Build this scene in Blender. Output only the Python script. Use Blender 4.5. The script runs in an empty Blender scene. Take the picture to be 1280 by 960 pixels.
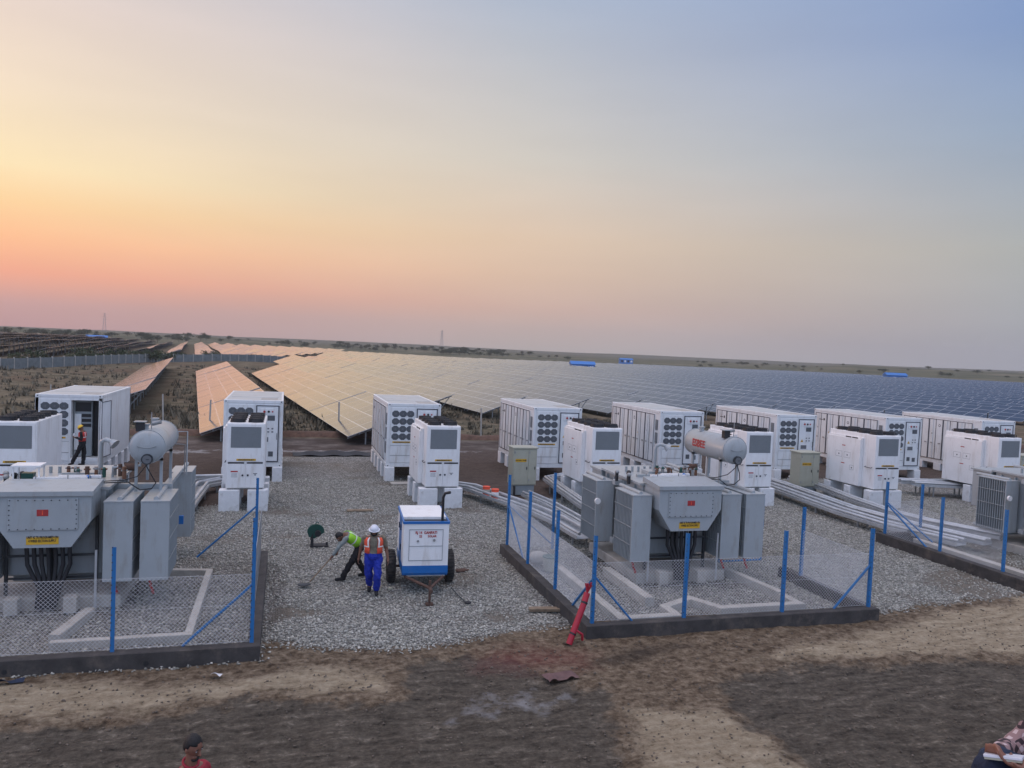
import bpy, bmesh, math, random
import numpy as np
from mathutils import Vector, Matrix
R = math.radians
random.seed(7); rng = np.random.default_rng(7)
SC = bpy.context.scene
COL = SC.collection
# ---------------------------------------------------------------- camera
cam = bpy.data.cameras.new("camera"); camo = bpy.data.objects.new("camera", cam); COL.objects.link(camo)
cam.sensor_width = 36.0; cam.lens = 36.0 * 980 / 1280; cam.clip_start = 0.1; cam.clip_end = 9000
TH, PI_, RO, CH = R(16.2), R(2.5), R(2.5), 6.2
fw = Vector((math.sin(TH) * math.cos(PI_), math.cos(TH) * math.cos(PI_), -math.sin(PI_)))
r0 = Vector((math.cos(TH), -math.sin(TH), 0)); u0 = r0.cross(fw)
rt = r0 * math.cos(RO) + u0 * math.sin(RO); up = u0 * math.cos(RO) - r0 * math.sin(RO)
camo.matrix_world = Matrix(((rt.x, up.x, -fw.x, 0), (rt.y, up.y, -fw.y, 0), (rt.z, up.z, -fw.z, CH), (0, 0, 0, 1)))
SC.camera = camo
SC.render.resolution_x, SC.render.resolution_y = 1024, 768
# ---------------------------------------------------------------- dusk sky (colour by direction)
world = bpy.data.worlds.new("World"); SC.world = world; world.use_nodes = True
nt = world.node_tree; nt.nodes.clear()
def N(t, **k):
    n = nt.nodes.new(t)
    for a, b in k.items(): setattr(n, a, b)
    return n
def L(a, b): nt.links.new(a, b)
def s2l(c): return tuple(((x / 255 + .055) / 1.055) ** 2.4 if x > 10 else x / 255 / 12.92 for x in c)
tc = N('ShaderNodeTexCoord'); nrm = N('ShaderNodeVectorMath', operation='NORMALIZE'); L(tc.outputs['Generated'], nrm.inputs[0])
sep = N('ShaderNodeSeparateXYZ'); L(nrm.outputs[0], sep.inputs[0])
asin = N('ShaderNodeMath', operation='ARCSINE'); L(sep.outputs['Z'], asin.inputs[0])
eln = N('ShaderNodeMapRange'); eln.inputs[1].default_value = 0; eln.inputs[2].default_value = R(90); L(asin.outputs[0], eln.inputs[0])
azn = N('ShaderNodeMath', operation='ARCTAN2'); L(sep.outputs['X'], azn.inputs[0]); L(sep.outputs['Y'], azn.inputs[1])
def ramp(stops):
    n = N('ShaderNodeValToRGB'); cr = n.color_ramp; cr.interpolation = 'EASE'
    cr.interpolation = 'LINEAR'
    while len(cr.elements) > 1: cr.elements.remove(cr.elements[-1])
    first = True
    for e, c in stops:
        if first: el = cr.elements[0]; el.position = e / 90; first = False
        else: el = cr.elements.new(e / 90)
        el.color = (*s2l(c), 1)
    L(eln.outputs[0], n.inputs[0]); return n
skyL = ramp([(0, (190, 148, 146)), (1.5, (203, 156, 147)), (3.5, (243, 168, 137)), (5.6, (255, 192, 145)), (7.8, (255, 214, 160)), (10, (255, 231, 186)), (14.5, (249, 228, 202)), (19.5, (238, 219, 208)), (32, (170, 182, 208)), (55, (125, 150, 190)), (90, (172, 146, 122))])
skyM = ramp([(0, (178, 168, 165)), (3, (204, 173, 159)), (5.5, (218, 188, 165)), (8, (224, 198, 173)), (13.5, (212, 205, 195)), (19, (197, 198, 202)), (24, (176, 187, 206)), (40, (135, 158, 195)), (90, (172, 146, 122))])
skyR = ramp([(0, (158, 159, 167)), (2, (160, 161, 167)), (7.5, (174, 176, 174)), (14.5, (154, 171, 194)), (20.5, (134, 158, 200)), (40, (118, 146, 192)), (90, (172, 146, 122))])
skyB = ramp([(0, (146, 156, 180)), (12, (150, 164, 194)), (30, (138, 160, 196)), (90, (172, 146, 122))])
def azf(a, b):
    m = N('ShaderNodeMapRange', interpolation_type='SMOOTHSTEP' if abs(b - a) > 60 else 'LINEAR')
    m.inputs[1].default_value = R(a); m.inputs[2].default_value = R(b); L(azn.outputs[0], m.inputs[0]); return m
def mixc(f, a, b):
    m = N('ShaderNodeMix', data_type='RGBA'); L(f, m.inputs[0]); L(a, m.inputs[6]); L(b, m.inputs[7]); return m.outputs[2]
c = mixc(azf(-17, 16).outputs[0], skyL.outputs[0], skyM.outputs[0])
c = mixc(azf(16, 49).outputs[0], c, skyR.outputs[0])
c = mixc(azf(49, 130).outputs[0], c, skyB.outputs[0])
skyP = ramp([(0, (198, 150, 150)), (4, (232, 168, 156)), (10, (240, 190, 172)), (20, (222, 198, 196)), (40, (150, 165, 195)), (90, (172, 146, 122))])
mp_ = N('ShaderNodeMapRange', interpolation_type='SMOOTHSTEP'); mp_.inputs[1].default_value = R(-20); mp_.inputs[2].default_value = R(-42); L(azn.outputs[0], mp_.inputs[0])
c = mixc(mp_.outputs[0], c, skyP.outputs[0])
mneg = N('ShaderNodeMapRange', interpolation_type='SMOOTHSTEP'); mneg.inputs[1].default_value = R(-50); mneg.inputs[2].default_value = R(-125); L(azn.outputs[0], mneg.inputs[0])
c = mixc(mneg.outputs[0], c, skyB.outputs[0])
# the upper and eastern sky is the brighter part that lights the yard
def mr(sock, a, b, c_, d_):
    m = N('ShaderNodeMapRange', interpolation_type='SMOOTHSTEP'); m.inputs[1].default_value = R(a); m.inputs[2].default_value = R(b); m.inputs[3].default_value = c_; m.inputs[4].default_value = d_; L(sock, m.inputs[0]); return m.outputs[0]
f1 = mr(asin.outputs[0], 36, 72, 1.0, 5.2); f2 = mr(azn.outputs[0], 58, 110, 1.0, 2.1); f3 = mr(azn.outputs[0], -95, -36, 2.5, 1.0)
mx1 = N('ShaderNodeMath', operation='MAXIMUM'); L(f2, mx1.inputs[0]); L(f3, mx1.inputs[1]); mx2a = N('ShaderNodeMath', operation='MAXIMUM'); L(f1, mx2a.inputs[0]); L(mx1.outputs[0], mx2a.inputs[1])
f4 = mr(asin.outputs[0], 0, 16, 1.10, 1.0)
cn = N('ShaderNodeMapping'); cn.inputs['Scale'].default_value = (1.6, 1.6, 9); L(nrm.outputs[0], cn.inputs[0])
cnz = N('ShaderNodeTexNoise'); cnz.inputs['Scale'].default_value = 1.7; cnz.inputs['Detail'].default_value = 5; L(cn.outputs[0], cnz.inputs['Vector'])
cm = N('ShaderNodeMapRange'); cm.inputs[1].default_value = .3; cm.inputs[2].default_value = .7; cm.inputs[3].default_value = .965; cm.inputs[4].default_value = 1.035; L(cnz.outputs[0], cm.inputs[0])
mx3 = N('ShaderNodeMath', operation='MULTIPLY'); L(mx2a.outputs[0], mx3.inputs[0]); L(f4, mx3.inputs[1])
mx2 = N('ShaderNodeMath', operation='MULTIPLY'); L(mx3.outputs[0], mx2.inputs[0]); L(cm.outputs[0], mx2.inputs[1])
bg = N('ShaderNodeBackground'); L(c, bg.inputs[0]); L(mx2.outputs[0], bg.inputs[1])
wo = N('ShaderNodeOutputWorld'); L(bg.outputs[0], wo.inputs[0])
sun = bpy.data.lights.new("sun", 'SUN'); suno = bpy.data.objects.new("sun", sun); COL.objects.link(suno)
sun.energy = 0.35; sun.color = (1.0, 0.66, 0.42); sun.angle = R(14)
saz, sel = R(-48), R(7)
sd = Vector((math.sin(saz) * math.cos(sel), math.cos(saz) * math.cos(sel), math.sin(sel)))
suno.rotation_euler = sd.to_track_quat('Z', 'Y').to_euler()
vs = SC.view_settings; vs.view_transform = 'Standard'; vs.look = 'None'; vs.exposure = 0.0; vs.gamma = 1.0; vs.use_curve_mapping = False
SC.render.engine = 'CYCLES'
try: SC.cycles.volume_bounces = 0
except Exception: pass

# ---------------------------------------------------------------- helpers
def mat(name, col, rough=.6, metal=0., var=.10, scale=3., bump=0., bscale=40., spec=.5, dirt=None, dirts=1.2, coat=0., streak=False):
    m = bpy.data.materials.new(name); m.use_nodes = True; t = m.node_tree; p = t.nodes['Principled BSDF']
    p.inputs['Roughness'].default_value = rough; p.inputs['Metallic'].default_value = metal
    p.inputs['Specular IOR Level'].default_value = spec
    if coat: p.inputs['Coat Weight'].default_value = coat; p.inputs['Coat Roughness'].default_value = .15
    g = t.nodes.new('ShaderNodeTexCoord'); n = t.nodes.new('ShaderNodeTexNoise'); n.inputs['Scale'].default_value = scale; n.inputs['Detail'].default_value = 5
    n.inputs['Roughness'].default_value = .65
    t.links.new(g.outputs['Object'], n.inputs['Vector'])
    r = t.nodes.new('ShaderNodeValToRGB'); t.links.new(n.outputs[0], r.inputs[0])
    r.color_ramp.elements[0].position = .3; r.color_ramp.elements[1].position = .7
    r.color_ramp.elements[0].color = (*[x * (1 - var) for x in col], 1); r.color_ramp.elements[1].color = (*[min(1, x * (1 + var)) for x in col], 1)
    out = r.outputs[0]
    if dirt:
        n2 = t.nodes.new('ShaderNodeTexNoise'); n2.inputs['Scale'].default_value = dirts; n2.inputs['Detail'].default_value = 8; n2.inputs['Roughness'].default_value = .7
        mpd = t.nodes.new('ShaderNodeMapping'); mpd.inputs['Scale'].default_value = (2.2, 2.2, .45) if streak else (1, 1, 1); t.links.new(g.outputs['Object'], mpd.inputs[0]); t.links.new(mpd.outputs[0], n2.inputs['Vector'])
        r2 = t.nodes.new('ShaderNodeValToRGB'); r2.color_ramp.elements[0].position = .52; r2.color_ramp.elements[1].position = .72
        r2.color_ramp.elements[1].color = (dirt[3],) * 3 + (1,); r2.color_ramp.elements[0].color = (0, 0, 0, 1)
        t.links.new(n2.outputs[0], r2.inputs[0])
        mx = t.nodes.new('ShaderNodeMix'); mx.data_type = 'RGBA'; mx.inputs[7].default_value = (*dirt[:3], 1)
        t.links.new(r2.outputs[0], mx.inputs[0]); t.links.new(out, mx.inputs[6]); out = mx.outputs[2]
    t.links.new(out, p.inputs['Base Color'])
    if bump:
        n3 = t.nodes.new('ShaderNodeTexNoise'); n3.inputs['Scale'].default_value = bscale; n3.inputs['Detail'].default_value = 4; t.links.new(g.outputs['Object'], n3.inputs['Vector'])
        b = t.nodes.new('ShaderNodeBump'); b.inputs['Strength'].default_value = bump; b.inputs['Distance'].default_value = .02
        t.links.new(n3.outputs[0], b.inputs['Height']); t.links.new(b.outputs[0], p.inputs['Normal'])
    return m
M = {}
WH = (.70, .72, .72)
M['white'] = mat('white_paint', WH, .45, var=.06, scale=1.5, dirt=(.40, .35, .29, .6), dirts=1.6, streak=True)
M['white2'] = mat('cabinet_white_paint', (.78, .78, .77), .45, var=.05, scale=1.5, dirt=(.45, .40, .33, .5), dirts=1.6, streak=True)
M['roofw'] = mat('container_roof_paint', (.46, .47, .45), .55, var=.08, scale=1.2, dirt=(.38, .33, .26, .6), dirts=.8)
M['grey'] = mat('transformer_grey_paint', (.34, .37, .38), .42, var=.05, scale=2., dirt=(.24, .22, .18, .65), dirts=1.8, coat=.15, streak=True)
M['greyd'] = mat('radiator_grey_paint', (.27, .30, .31), .5, var=.06, scale=2.)
M['grille'] = mat('grille_grey', (.13, .14, .15), .6, var=.1, scale=20)
M['fan'] = mat('fan_grille_dark', (.085, .095, .105), .55, var=.25, scale=30)
M['black'] = mat('black_rubber', (.018, .018, .02), .6, var=.2)
M['gasket'] = mat('gasket_rubber', (.02, .025, .045), .6, var=.2)
M['yellow'] = mat('yellow_sticker', (.62, .36, .02), .5, var=.05)
M['red'] = mat('red_sticker', (.38, .03, .03), .5, var=.1)
M['blue'] = mat('blue_post_paint', (.018, .15, .38), .4, var=.12, scale=6, dirt=(.10, .12, .16, .5), dirts=5)
M['gblue'] = mat('generator_blue_paint', (.01, .13, .40), .4, var=.08, dirt=(.12, .12, .12, .4), dirts=3)
M['conc'] = mat('dark_cast_concrete', (.052, .047, .044), .9, var=.35, scale=2.6, bump=.5, dirt=(.15, .125, .10, .65), dirts=2.5)
M['concw'] = mat('pale_concrete', (.40, .38, .34), .9, var=.15, scale=2.5, bump=.4, dirt=(.2, .18, .15, .6), dirts=2)
M['block'] = mat('white_block', (.70, .71, .71), .85, var=.08, scale=4, bump=.3, dirt=(.3, .27, .23, .6), dirts=3)
M['galv'] = mat('galvanised_steel', (.50, .52, .53), .42, metal=.55, var=.18, scale=3)
M['galvd'] = mat('dull_galvanised_steel', (.30, .31, .31), .5, metal=.3, var=.2, scale=4)
M['wire'] = mat('fence_wire', (.52, .54, .56), .5, metal=.2, var=.1)
M['beige'] = mat('beige_cabinet_paint', (.38, .38, .30), .5, var=.05, dirt=(.25, .22, .17, .4), dirts=2)
M['tyre'] = mat('tyre_rubber', (.035, .033, .031), .85, var=.3, scale=8, bump=.4, dirt=(.13, .11, .09, .7), dirts=4)
M['rust'] = mat('rusty_steel', (.09, .05, .035), .8, var=.3, scale=8)
M['steeld'] = mat('dark_steel', (.05, .055, .06), .5, metal=.4, var=.2)
M['skin'] = mat('skin_brown', (.16, .075, .045), .55, var=.12, scale=12)
M['skin2'] = mat('skin_warm_brown', (.22, .10, .065), .5, var=.15, scale=14)
M['hair'] = mat('black_hair', (.008, .007, .007), .6, var=.4, scale=40, bump=.6, bscale=120)
M['orange'] = mat('orange_vest_cloth', (.78, .10, .045), .7, var=.1, scale=8, bump=.2, bscale=14)
M['redvest'] = mat('red_vest_cloth', (.55, .045, .035), .7, var=.12, scale=8)
M['hivis'] = mat('yellow_green_vest_cloth', (.28, .62, .03), .7, var=.12, scale=8)
M['reflect'] = mat('reflective_strip', (.75, .75, .72), .35, var=.08)
M['trouser'] = mat('royal_blue_trousers', (.008, .025, .30), .8, var=.25, scale=7, bump=.5, bscale=12)
M['shirt'] = mat('khaki_shirt', (.17, .15, .11), .8, var=.15, scale=7, bump=.4, bscale=14)
M['dark'] = mat('dark_cloth', (.012, .012, .014), .85, var=.3, bump=.3, bscale=14)
M['shirtg'] = mat('grey_shirt', (.20, .23, .22), .8, var=.15, bump=.4, bscale=14)
M['cap'] = mat('white_helmet_plastic', (.62, .64, .70), .35, var=.05)
M['yhelmet'] = mat('yellow_helmet_plastic', (.75, .48, .03), .3, var=.05)
M['jeans'] = mat('navy_denim', (.012, .022, .05), .8, var=.3, scale=30, bump=.4, bscale=60)
M['redshirt'] = mat('crimson_polo_cloth', (.30, .02, .035), .8, var=.15, bump=.4, bscale=14)
M['hose'] = mat('red_conduit_pipe', (.36, .012, .03), .45, var=.15)
M['wood'] = mat('old_wood', (.20, .15, .10), .85, var=.3, scale=6, bump=.3)
M['green'] = mat('dark_green_paint', (.01, .065, .05), .4, var=.15)
M['soil'] = mat('brown_soil', (.11, .065, .045), .95, var=.35, scale=3, bump=.8, bscale=9)
M['tarp'] = mat('blue_tarpaulin', (.02, .13, .42), .5, var=.15)
M['shedblue'] = mat('blue_sheet_metal', (.03, .17, .48), .5, var=.1)
M['precast'] = mat('precast_wall_concrete', (.17, .19, .19), .9, var=.2, scale=1.5)
M['copper'] = mat('brass_fitting', (.20, .10, .06), .5, metal=.4, var=.2)

def principled(m): return m.node_tree.nodes['Principled BSDF']
class MB:
    """collects shapes with material slots, builds one mesh object"""
    def __init__(s): s.v = []; s.f = []; s.mi = []; s.sm = []; s.mats = []
    def _m(s, m):
        if m not in s.mats: s.mats.append(m)
        return s.mats.index(m)
    def add(s, vs, fs, m, smooth=False, T=None):
        b = len(s.v); k = s._m(m)
        for p in vs:
            p = Vector(p)
            if T is not None: p = T @ p
            s.v.append(tuple(p))
        for f in fs: s.f.append([b + i for i in f]); s.mi.append(k); s.sm.append(smooth)
    def box(s, a, b, m, bev=0., T=None):
        x0, y0, z0 = a; x1, y1, z1 = b
        if x0 > x1: x0, x1 = x1, x0
        if y0 > y1: y0, y1 = y1, y0
        if z0 > z1: z0, z1 = z1, z0
        if bev <= 0:
            s.add([(x0, y0, z0), (x1, y0, z0), (x1, y1, z0), (x0, y1, z0), (x0, y0, z1), (x1, y0, z1), (x1, y1, z1), (x0, y1, z1)],
                  [(0, 3, 2, 1), (4, 5, 6, 7), (0, 1, 5, 4), (1, 2, 6, 5), (2, 3, 7, 6), (3, 0, 4, 7)], m, False, T); return
        bm = bmesh.new(); bmesh.ops.create_cube(bm, size=1)
        for v in bm.verts: v.co = Vector(((x0 + x1) / 2 + v.co.x * (x1 - x0), (y0 + y1) / 2 + v.co.y * (y1 - y0), (z0 + z1) / 2 + v.co.z * (z1 - z0)))
        bmesh.ops.bevel(bm, geom=bm.edges[:], offset=bev, segments=1, affect='EDGES')
        bm.verts.index_update()
        s.add([v.co.copy() for v in bm.verts], [[v.index for v in f.verts] for f in bm.faces], m, False, T); bm.free()
    def loft(s, rings, m, caps=True, smooth=True, T=None, closed=True):
        n = len(rings[0]); vs = [p for r in rings for p in r]; fs = []
        for i in range(len(rings) - 1):
            for j in range(n if closed else n - 1):
                k = (j + 1) % n; fs.append((i * n + j, i * n + k, (i + 1) * n + k, (i + 1) * n + j))
        s.add(vs, fs, m, smooth, T)
        if caps and closed:
            s.add(rings[0], [list(range(n))[::-1]], m, False, T); s.add(rings[-1], [list(range(n))], m, False, T)
    def cyl(s, p, q, r, m, n=10, r2=None, caps=True, smooth=True, T=None):
        p = Vector(p); q = Vector(q); d = (q - p)
        if d.length < 1e-6: return
        d.normalize(); a = d.orthogonal().normalized(); b = d.cross(a); r2 = r if r2 is None else r2
        R1 = [p + a * (math.cos(2 * math.pi * i / n) * r) + b * (math.sin(2 * math.pi * i / n) * r) for i in range(n)]
        R2 = [q + a * (math.cos(2 * math.pi * i / n) * r2) + b * (math.sin(2 * math.pi * i / n) * r2) for i in range(n)]
        s.loft([R1, R2], m, caps, smooth, T)
    def capsule(s, p, q, r, r2=None, m=None, n=12, T=None):
        p = Vector(p); q = Vector(q); r2 = r if r2 is None else r2; d = (q - p)
        d = d.normalized() if d.length > 1e-6 else Vector((0, 0, 1)); a = d.orthogonal().normalized(); b = d.cross(a); rings = []
        for cc, rr, angs in ((p, r, (-85, -60, -30, 0)), (q, r2, (0, 30, 60, 85))):
            for t in angs:
                ca, sa = math.cos(R(t)), math.sin(R(t))
                rings.append([cc + d * (sa * rr) + (a * math.cos(2 * math.pi * i / n) + b * math.sin(2 * math.pi * i / n)) * (ca * rr) for i in range(n)])
        s.loft(rings, m, True, True, T)
    def tube(s, pts, r, m, n=8, T=None):
        pts = [Vector(p) for p in pts]; rings = []; a = None
        for i, p in enumerate(pts):
            d = (pts[min(i + 1, len(pts) - 1)] - pts[max(i - 1, 0)]).normalized()
            a = d.orthogonal().normalized() if a is None else (a - d * a.dot(d)).normalized()
            b = d.cross(a); rings.append([p + a * (math.cos(2 * math.pi * j / n) * r) + b * (math.sin(2 * math.pi * j / n) * r) for j in range(n)])
        s.loft(rings, m, True, True, T)
    def ell(s, c, rad, m, nu=16, nv=10, T=None, fn=None):
        vs = []; fs = []
        for i in range(nv + 1):
            ph = math.pi * i / nv
            for j in range(nu):
                th = 2 * math.pi * j / nu; d = Vector((math.sin(ph) * math.cos(th), math.sin(ph) * math.sin(th), math.cos(ph)))
                p = Vector((d.x * rad[0], d.y * rad[1], d.z * rad[2]))
                if fn: p = fn(p, d)
                vs.append(Vector(c) + p)
        for i in range(nv):
            for j in range(nu):
                k = (j + 1) % nu; fs.append((i * nu + j, (i + 1) * nu + j, (i + 1) * nu + k, i * nu + k))
        s.add(vs, fs, m, True, T)
    def prism(s, poly, axis, a, b, m, T=None):
        """poly in the two other axes; axis 'x','y','z' """
        def P(t, q):
            return {'x': (t, q[0], q[1]), 'y': (q[0], t, q[1]), 'z': (q[0], q[1], t)}[axis]
        n = len(poly); vs = [P(a, q) for q in poly] + [P(b, q) for q in poly]
        fs = [list(range(n))[::-1], [n + i for i in range(n)]] + [(i, (i + 1) % n, n + (i + 1) % n, n + i) for i in range(n)]
        s.add(vs, fs, m, False, T)
    def build(s, name, parent=None, fixn=True):
        me = bpy.data.meshes.new(name); me.from_pydata(s.v, [], s.f); me.update()
        for m in s.mats: me.materials.append(m)
        me.polygons.foreach_set('material_index', s.mi); me.polygons.foreach_set('use_smooth', s.sm)
        if fixn and len(s.f) < 60000:
            bm = bmesh.new(); bm.from_mesh(me); bmesh.ops.recalc_face_normals(bm, faces=bm.faces); bm.to_mesh(me); bm.free()
        o = bpy.data.objects.new(name, me); COL.objects.link(o)
        if parent: o.parent = parent
        return o
def tag(o, label=None, cat=None, group=None, kind=None):
    if label: o['label'] = label
    if cat: o['category'] = cat
    if group: o['group'] = group
    if kind: o['kind'] = kind
    return o
def empty(name, loc, rz=0., label=None, cat=None, group=None):
    o = bpy.data.objects.new(name, None); o.empty_display_size = .2; COL.objects.link(o); o.location = loc; o.rotation_euler = (0, 0, rz)
    return tag(o, label, cat, group)
def kids(o): return [x for x in COL.objects if x.parent == o]
def copy_tree(o, loc=None, label=None, parent=None, tree=None, rz=None):
    """tree: nested list captured once to avoid scanning"""
    tree = tree or capture(o)
    c = tree[0].copy(); COL.objects.link(c)
    if parent: c.parent = parent
    if loc is not None: c.location = loc
    if rz is not None: c.rotation_euler = (0, 0, rz)
    if label: c['label'] = label
    for ch in tree[1]: copy_tree(None, parent=c, tree=ch)
    return c
def capture(o): return (o, [capture(k) for k in o.children])
def part(mb, name, parent, label=None):
    o = mb.build(name, parent)
    if label: o['label'] = label
    return o
def text(name, body, size, m, loc, rot, parent=None, thick=.002, sx=1.):
    cu = bpy.data.curves.new('t', 'FONT'); cu.body = body; cu.size = size; cu.extrude = thick; cu.align_x = 'CENTER'; cu.align_y = 'CENTER'; cu.resolution_u = 2; cu.offset = size * .03
    to = bpy.data.objects.new('t', cu); COL.objects.link(to)
    me = bpy.data.meshes.new_from_object(to.evaluated_get(bpy.context.evaluated_depsgraph_get())); me.name = name
    bpy.data.objects.remove(to); bpy.data.curves.remove(cu); me.materials.clear(); me.materials.append(m)
    o = bpy.data.objects.new(name, me); COL.objects.link(o); o.location = loc; o.rotation_euler = rot; o.scale = (sx, 1, 1)
    if parent: o.parent = parent
    return o
# numpy value noise
_P = rng.random((256, 256))
def vn(x, y):
    xi = np.floor(x).astype(int); yi = np.floor(y).astype(int); fx = x - xi; fy = y - yi
    fx = fx * fx * (3 - 2 * fx); fy = fy * fy * (3 - 2 * fy)
    g = lambda i, j: _P[(xi + i) & 255, (yi + j) & 255]
    return (g(0, 0) * (1 - fx) + g(1, 0) * fx) * (1 - fy) + (g(0, 1) * (1 - fx) + g(1, 1) * fx) * fy
def fbm(x, y, o=4):
    s = 0; a = 1; t = 0
    for i in range(o): s = s + a * vn(x * 2 ** i + 17.3 * i, y * 2 ** i + 5.1 * i); t += a; a *= .5
    return s / t - .5
def sm(a, b, x): t = np.clip((x - a) / (b - a), 0, 1); return t * t * (3 - 2 * t)

# row frame of the solar field: rows run 6 degrees left of +Y
RA = R(-6.0); rd = Vector((math.sin(RA), math.cos(RA), 0)); re = Vector((math.cos(RA), -math.sin(RA), 0))
def ed(x, y): return x * re.x + y * re.y, x * rd.x + y * rd.y
def hgt(x, y):
    x = np.asarray(x, float); y = np.asarray(y, float); e, d = ed(x, y)
    far = sm(46, 60, y)
    z = -.70 * sm(8, 45, e) * far
    z = z + far * .10 * fbm(x * .15, y * .15, 4)
    z = z + sm(110, 190, d) * (1 - sm(40, 130, e)) * (1.5 * fbm(x * .016 + 3, y * .016, 3) + .3)
    dist = np.hypot(x, y); az = np.degrees(np.arctan2(x, y))
    # rolling country beyond the arrays
    hb = sm(520, 900, dist) * (1 - .55 * sm(8, 22, az) * (1 - sm(36, 40, az)))
    z = z + hb * (5.2 + 7.0 * fbm(x * .0032 + 9, y * .0032, 4))
    z = z + sm(1300, 2600, dist) * (4 + 16 * fbm(x * .0011, y * .0011 + 4, 3))
    z = z + sm(150, 230, d) * sm(60, 150, e) * (-.9 * sm(200, 420, d))
    lf = (1 - sm(-60, -5, e)) * sm(150, 260, d) * (1 - sm(480, 560, d))
    z = z + lf * (1.4 + 3.2 * fbm(x * .012, y * .012 + 7, 2))
    return z

# ---------------------------------------------------------------- ground
def grid_mesh(name, X, Y, Z, m, attrs=None, smooth=True):
    ny, nx = X.shape; me = bpy.data.meshes.new(name)
    co = np.stack([X, Y, Z], -1).reshape(-1, 3).astype(np.float32)
    idx = np.arange(nx * ny).reshape(ny, nx); q = np.stack([idx[:-1, :-1], idx[:-1, 1:], idx[1:, 1:], idx[1:, :-1]], -1).reshape(-1, 4)
    me.vertices.add(len(co)); me.vertices.foreach_set('co', co.ravel())
    me.loops.add(q.size); me.loops.foreach_set('vertex_index', q.ravel().astype(np.int32))
    me.polygons.add(len(q)); me.polygons.foreach_set('loop_start', (np.arange(len(q)) * 4).astype(np.int32)); me.polygons.foreach_set('loop_total', np.full(len(q), 4, np.int32))
    me.polygons.foreach_set('use_smooth', np.ones(len(q), bool)); me.update(calc_edges=True)
    for k, a in (attrs or {}).items():
        at = me.attributes.new(k, 'FLOAT', 'POINT'); at.data.foreach_set('value', a.ravel().astype(np.float32))
    me.materials.append(m); o = bpy.data.objects.new(name, me); COL.objects.link(o); return o
class NT:
    def __init__(s, m): m.use_nodes = True; s.t = m.node_tree; s.p = s.t.nodes['Principled BSDF']
    def n(s, ty, **k):
        x = s.t.nodes.new(ty)
        for a, b in k.items():
            if isinstance(a, str) and a.startswith('i_'): x.inputs[int(a[2:])].default_value = b
            else: setattr(x, a, b)
        return x
    def l(s, a, b): s.t.links.new(a, b)
    def noise(s, vec, sc, det=6, rough=.6, dim=None):
        x = s.n('ShaderNodeTexNoise'); x.inputs['Scale'].default_value = sc; x.inputs['Detail'].default_value = det; x.inputs['Roughness'].default_value = rough; s.l(vec, x.inputs['Vector']); return x.outputs[0]
    def ramp(s, f, stops):
        x = s.n('ShaderNodeValToRGB'); cr = x.color_ramp
        while len(cr.elements) < len(stops): cr.elements.new(.5)
        for e, (p, c_) in zip(cr.elements, stops): e.position = p; e.color = (*c_, 1) if len(c_) == 3 else c_
        s.l(f, x.inputs[0]); return x.outputs[0]
    def mix(s, f, a, b, bt='MIX'):
        x = s.n('ShaderNodeMix', data_type='RGBA', blend_type=bt)
        if isinstance(f, float): x.inputs[0].default_value = f
        else: s.l(f, x.inputs[0])
        for v, i in ((a, 6), (b, 7)):
            if isinstance(v, tuple): x.inputs[i].default_value = (*v, 1)
            else: s.l(v, x.inputs[i])
        return x.outputs[2]
    def math(s, op, a, b=None, clamp=False):
        x = s.n('ShaderNodeMath', operation=op, use_clamp=clamp)
        for v, i in ((a, 0), (b, 1)):
            if v is None: continue
            if isinstance(v, (int, float)): x.inputs[i].default_value = v
            else: s.l(v, x.inputs[i])
        return x.outputs[0]
    def attr(s, name): x = s.n('ShaderNodeAttribute', attribute_name=name); return x.outputs['Fac']

gm = bpy.data.materials.new('yard_ground'); g = NT(gm); tcn = g.n('ShaderNodeTexCoord'); ob = tcn.outputs['Object']
g.p.inputs['Roughness'].default_value = .95; g.p.inputs['Specular IOR Level'].default_value = .25
def gmask(name, sc, amp, w, shift=0.):
    nz = g.noise(ob, sc, 7, .65); a = g.attr(name)
    return g.math('MULTIPLY_ADD', g.math('ADD', g.math('ADD', a, g.math('MULTIPLY', g.math('SUBTRACT', nz, .5), amp)), shift), 1 / w, clamp=True) if False else g.math('MULTIPLY', g.math('ADD', g.math('ADD', a, g.math('MULTIPLY', g.math('SUBTRACT', nz, .5), amp)), shift), 1 / w, clamp=True)
# stretched coordinates give the raked, tracked look of the road surface
mp = g.n('ShaderNodeMapping'); mp.inputs['Scale'].default_value = (.45, 1.6, 1); g.l(ob, mp.inputs[0])
n_big = g.noise(ob, .9, 6); n_str = g.noise(mp.outputs[0], 3.2, 9, .72); n_fine = g.noise(ob, 22, 5, .7); n_mid = g.noise(ob, 4.5, 8, .7)
n_mm = g.math('ADD', g.math('MULTIPLY', n_str, .55), g.math('MULTIPLY', g.noise(ob, 9, 8, .75), .45))
mudc = g.ramp(n_mm, [(.35, (.020, .016, .012)), (.46, (.086, .071, .053)), (.55, (.145, .122, .092)), (.64, (.31, .265, .205))])
brown = g.ramp(g.math('ADD', g.math('MULTIPLY', n_mid, .6), g.math('MULTIPLY', n_mm, .4)), [(.36, (.042, .027, .016)), (.47, (.145, .104, .066)), (.62, (.33, .26, .18))])
sandc = g.ramp(n_mm, [(.36, (.13, .094, .055)), (.46, (.33, .262, .172)), (.64, (.54, .45, .32))])
dsoil = g.ramp(n_mm, [(.34, (.045, .032, .026)), (.5, (.095, .072, .060)), (.68, (.17, .135, .11))])
c0 = g.mix(gmask('back', .8, 1.2, .6), brown, dsoil)
c0 = g.mix(gmask('mud', 1.6, 1.6, .25), c0, mudc)
c0 = g.mix(gmask('sand', 1.3, 1.5, .35), c0, sandc)
c0 = g.mix(gmask('pale', 2.2, 2.4, .5, -.2), c0, (.30, .29, .28))
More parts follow.
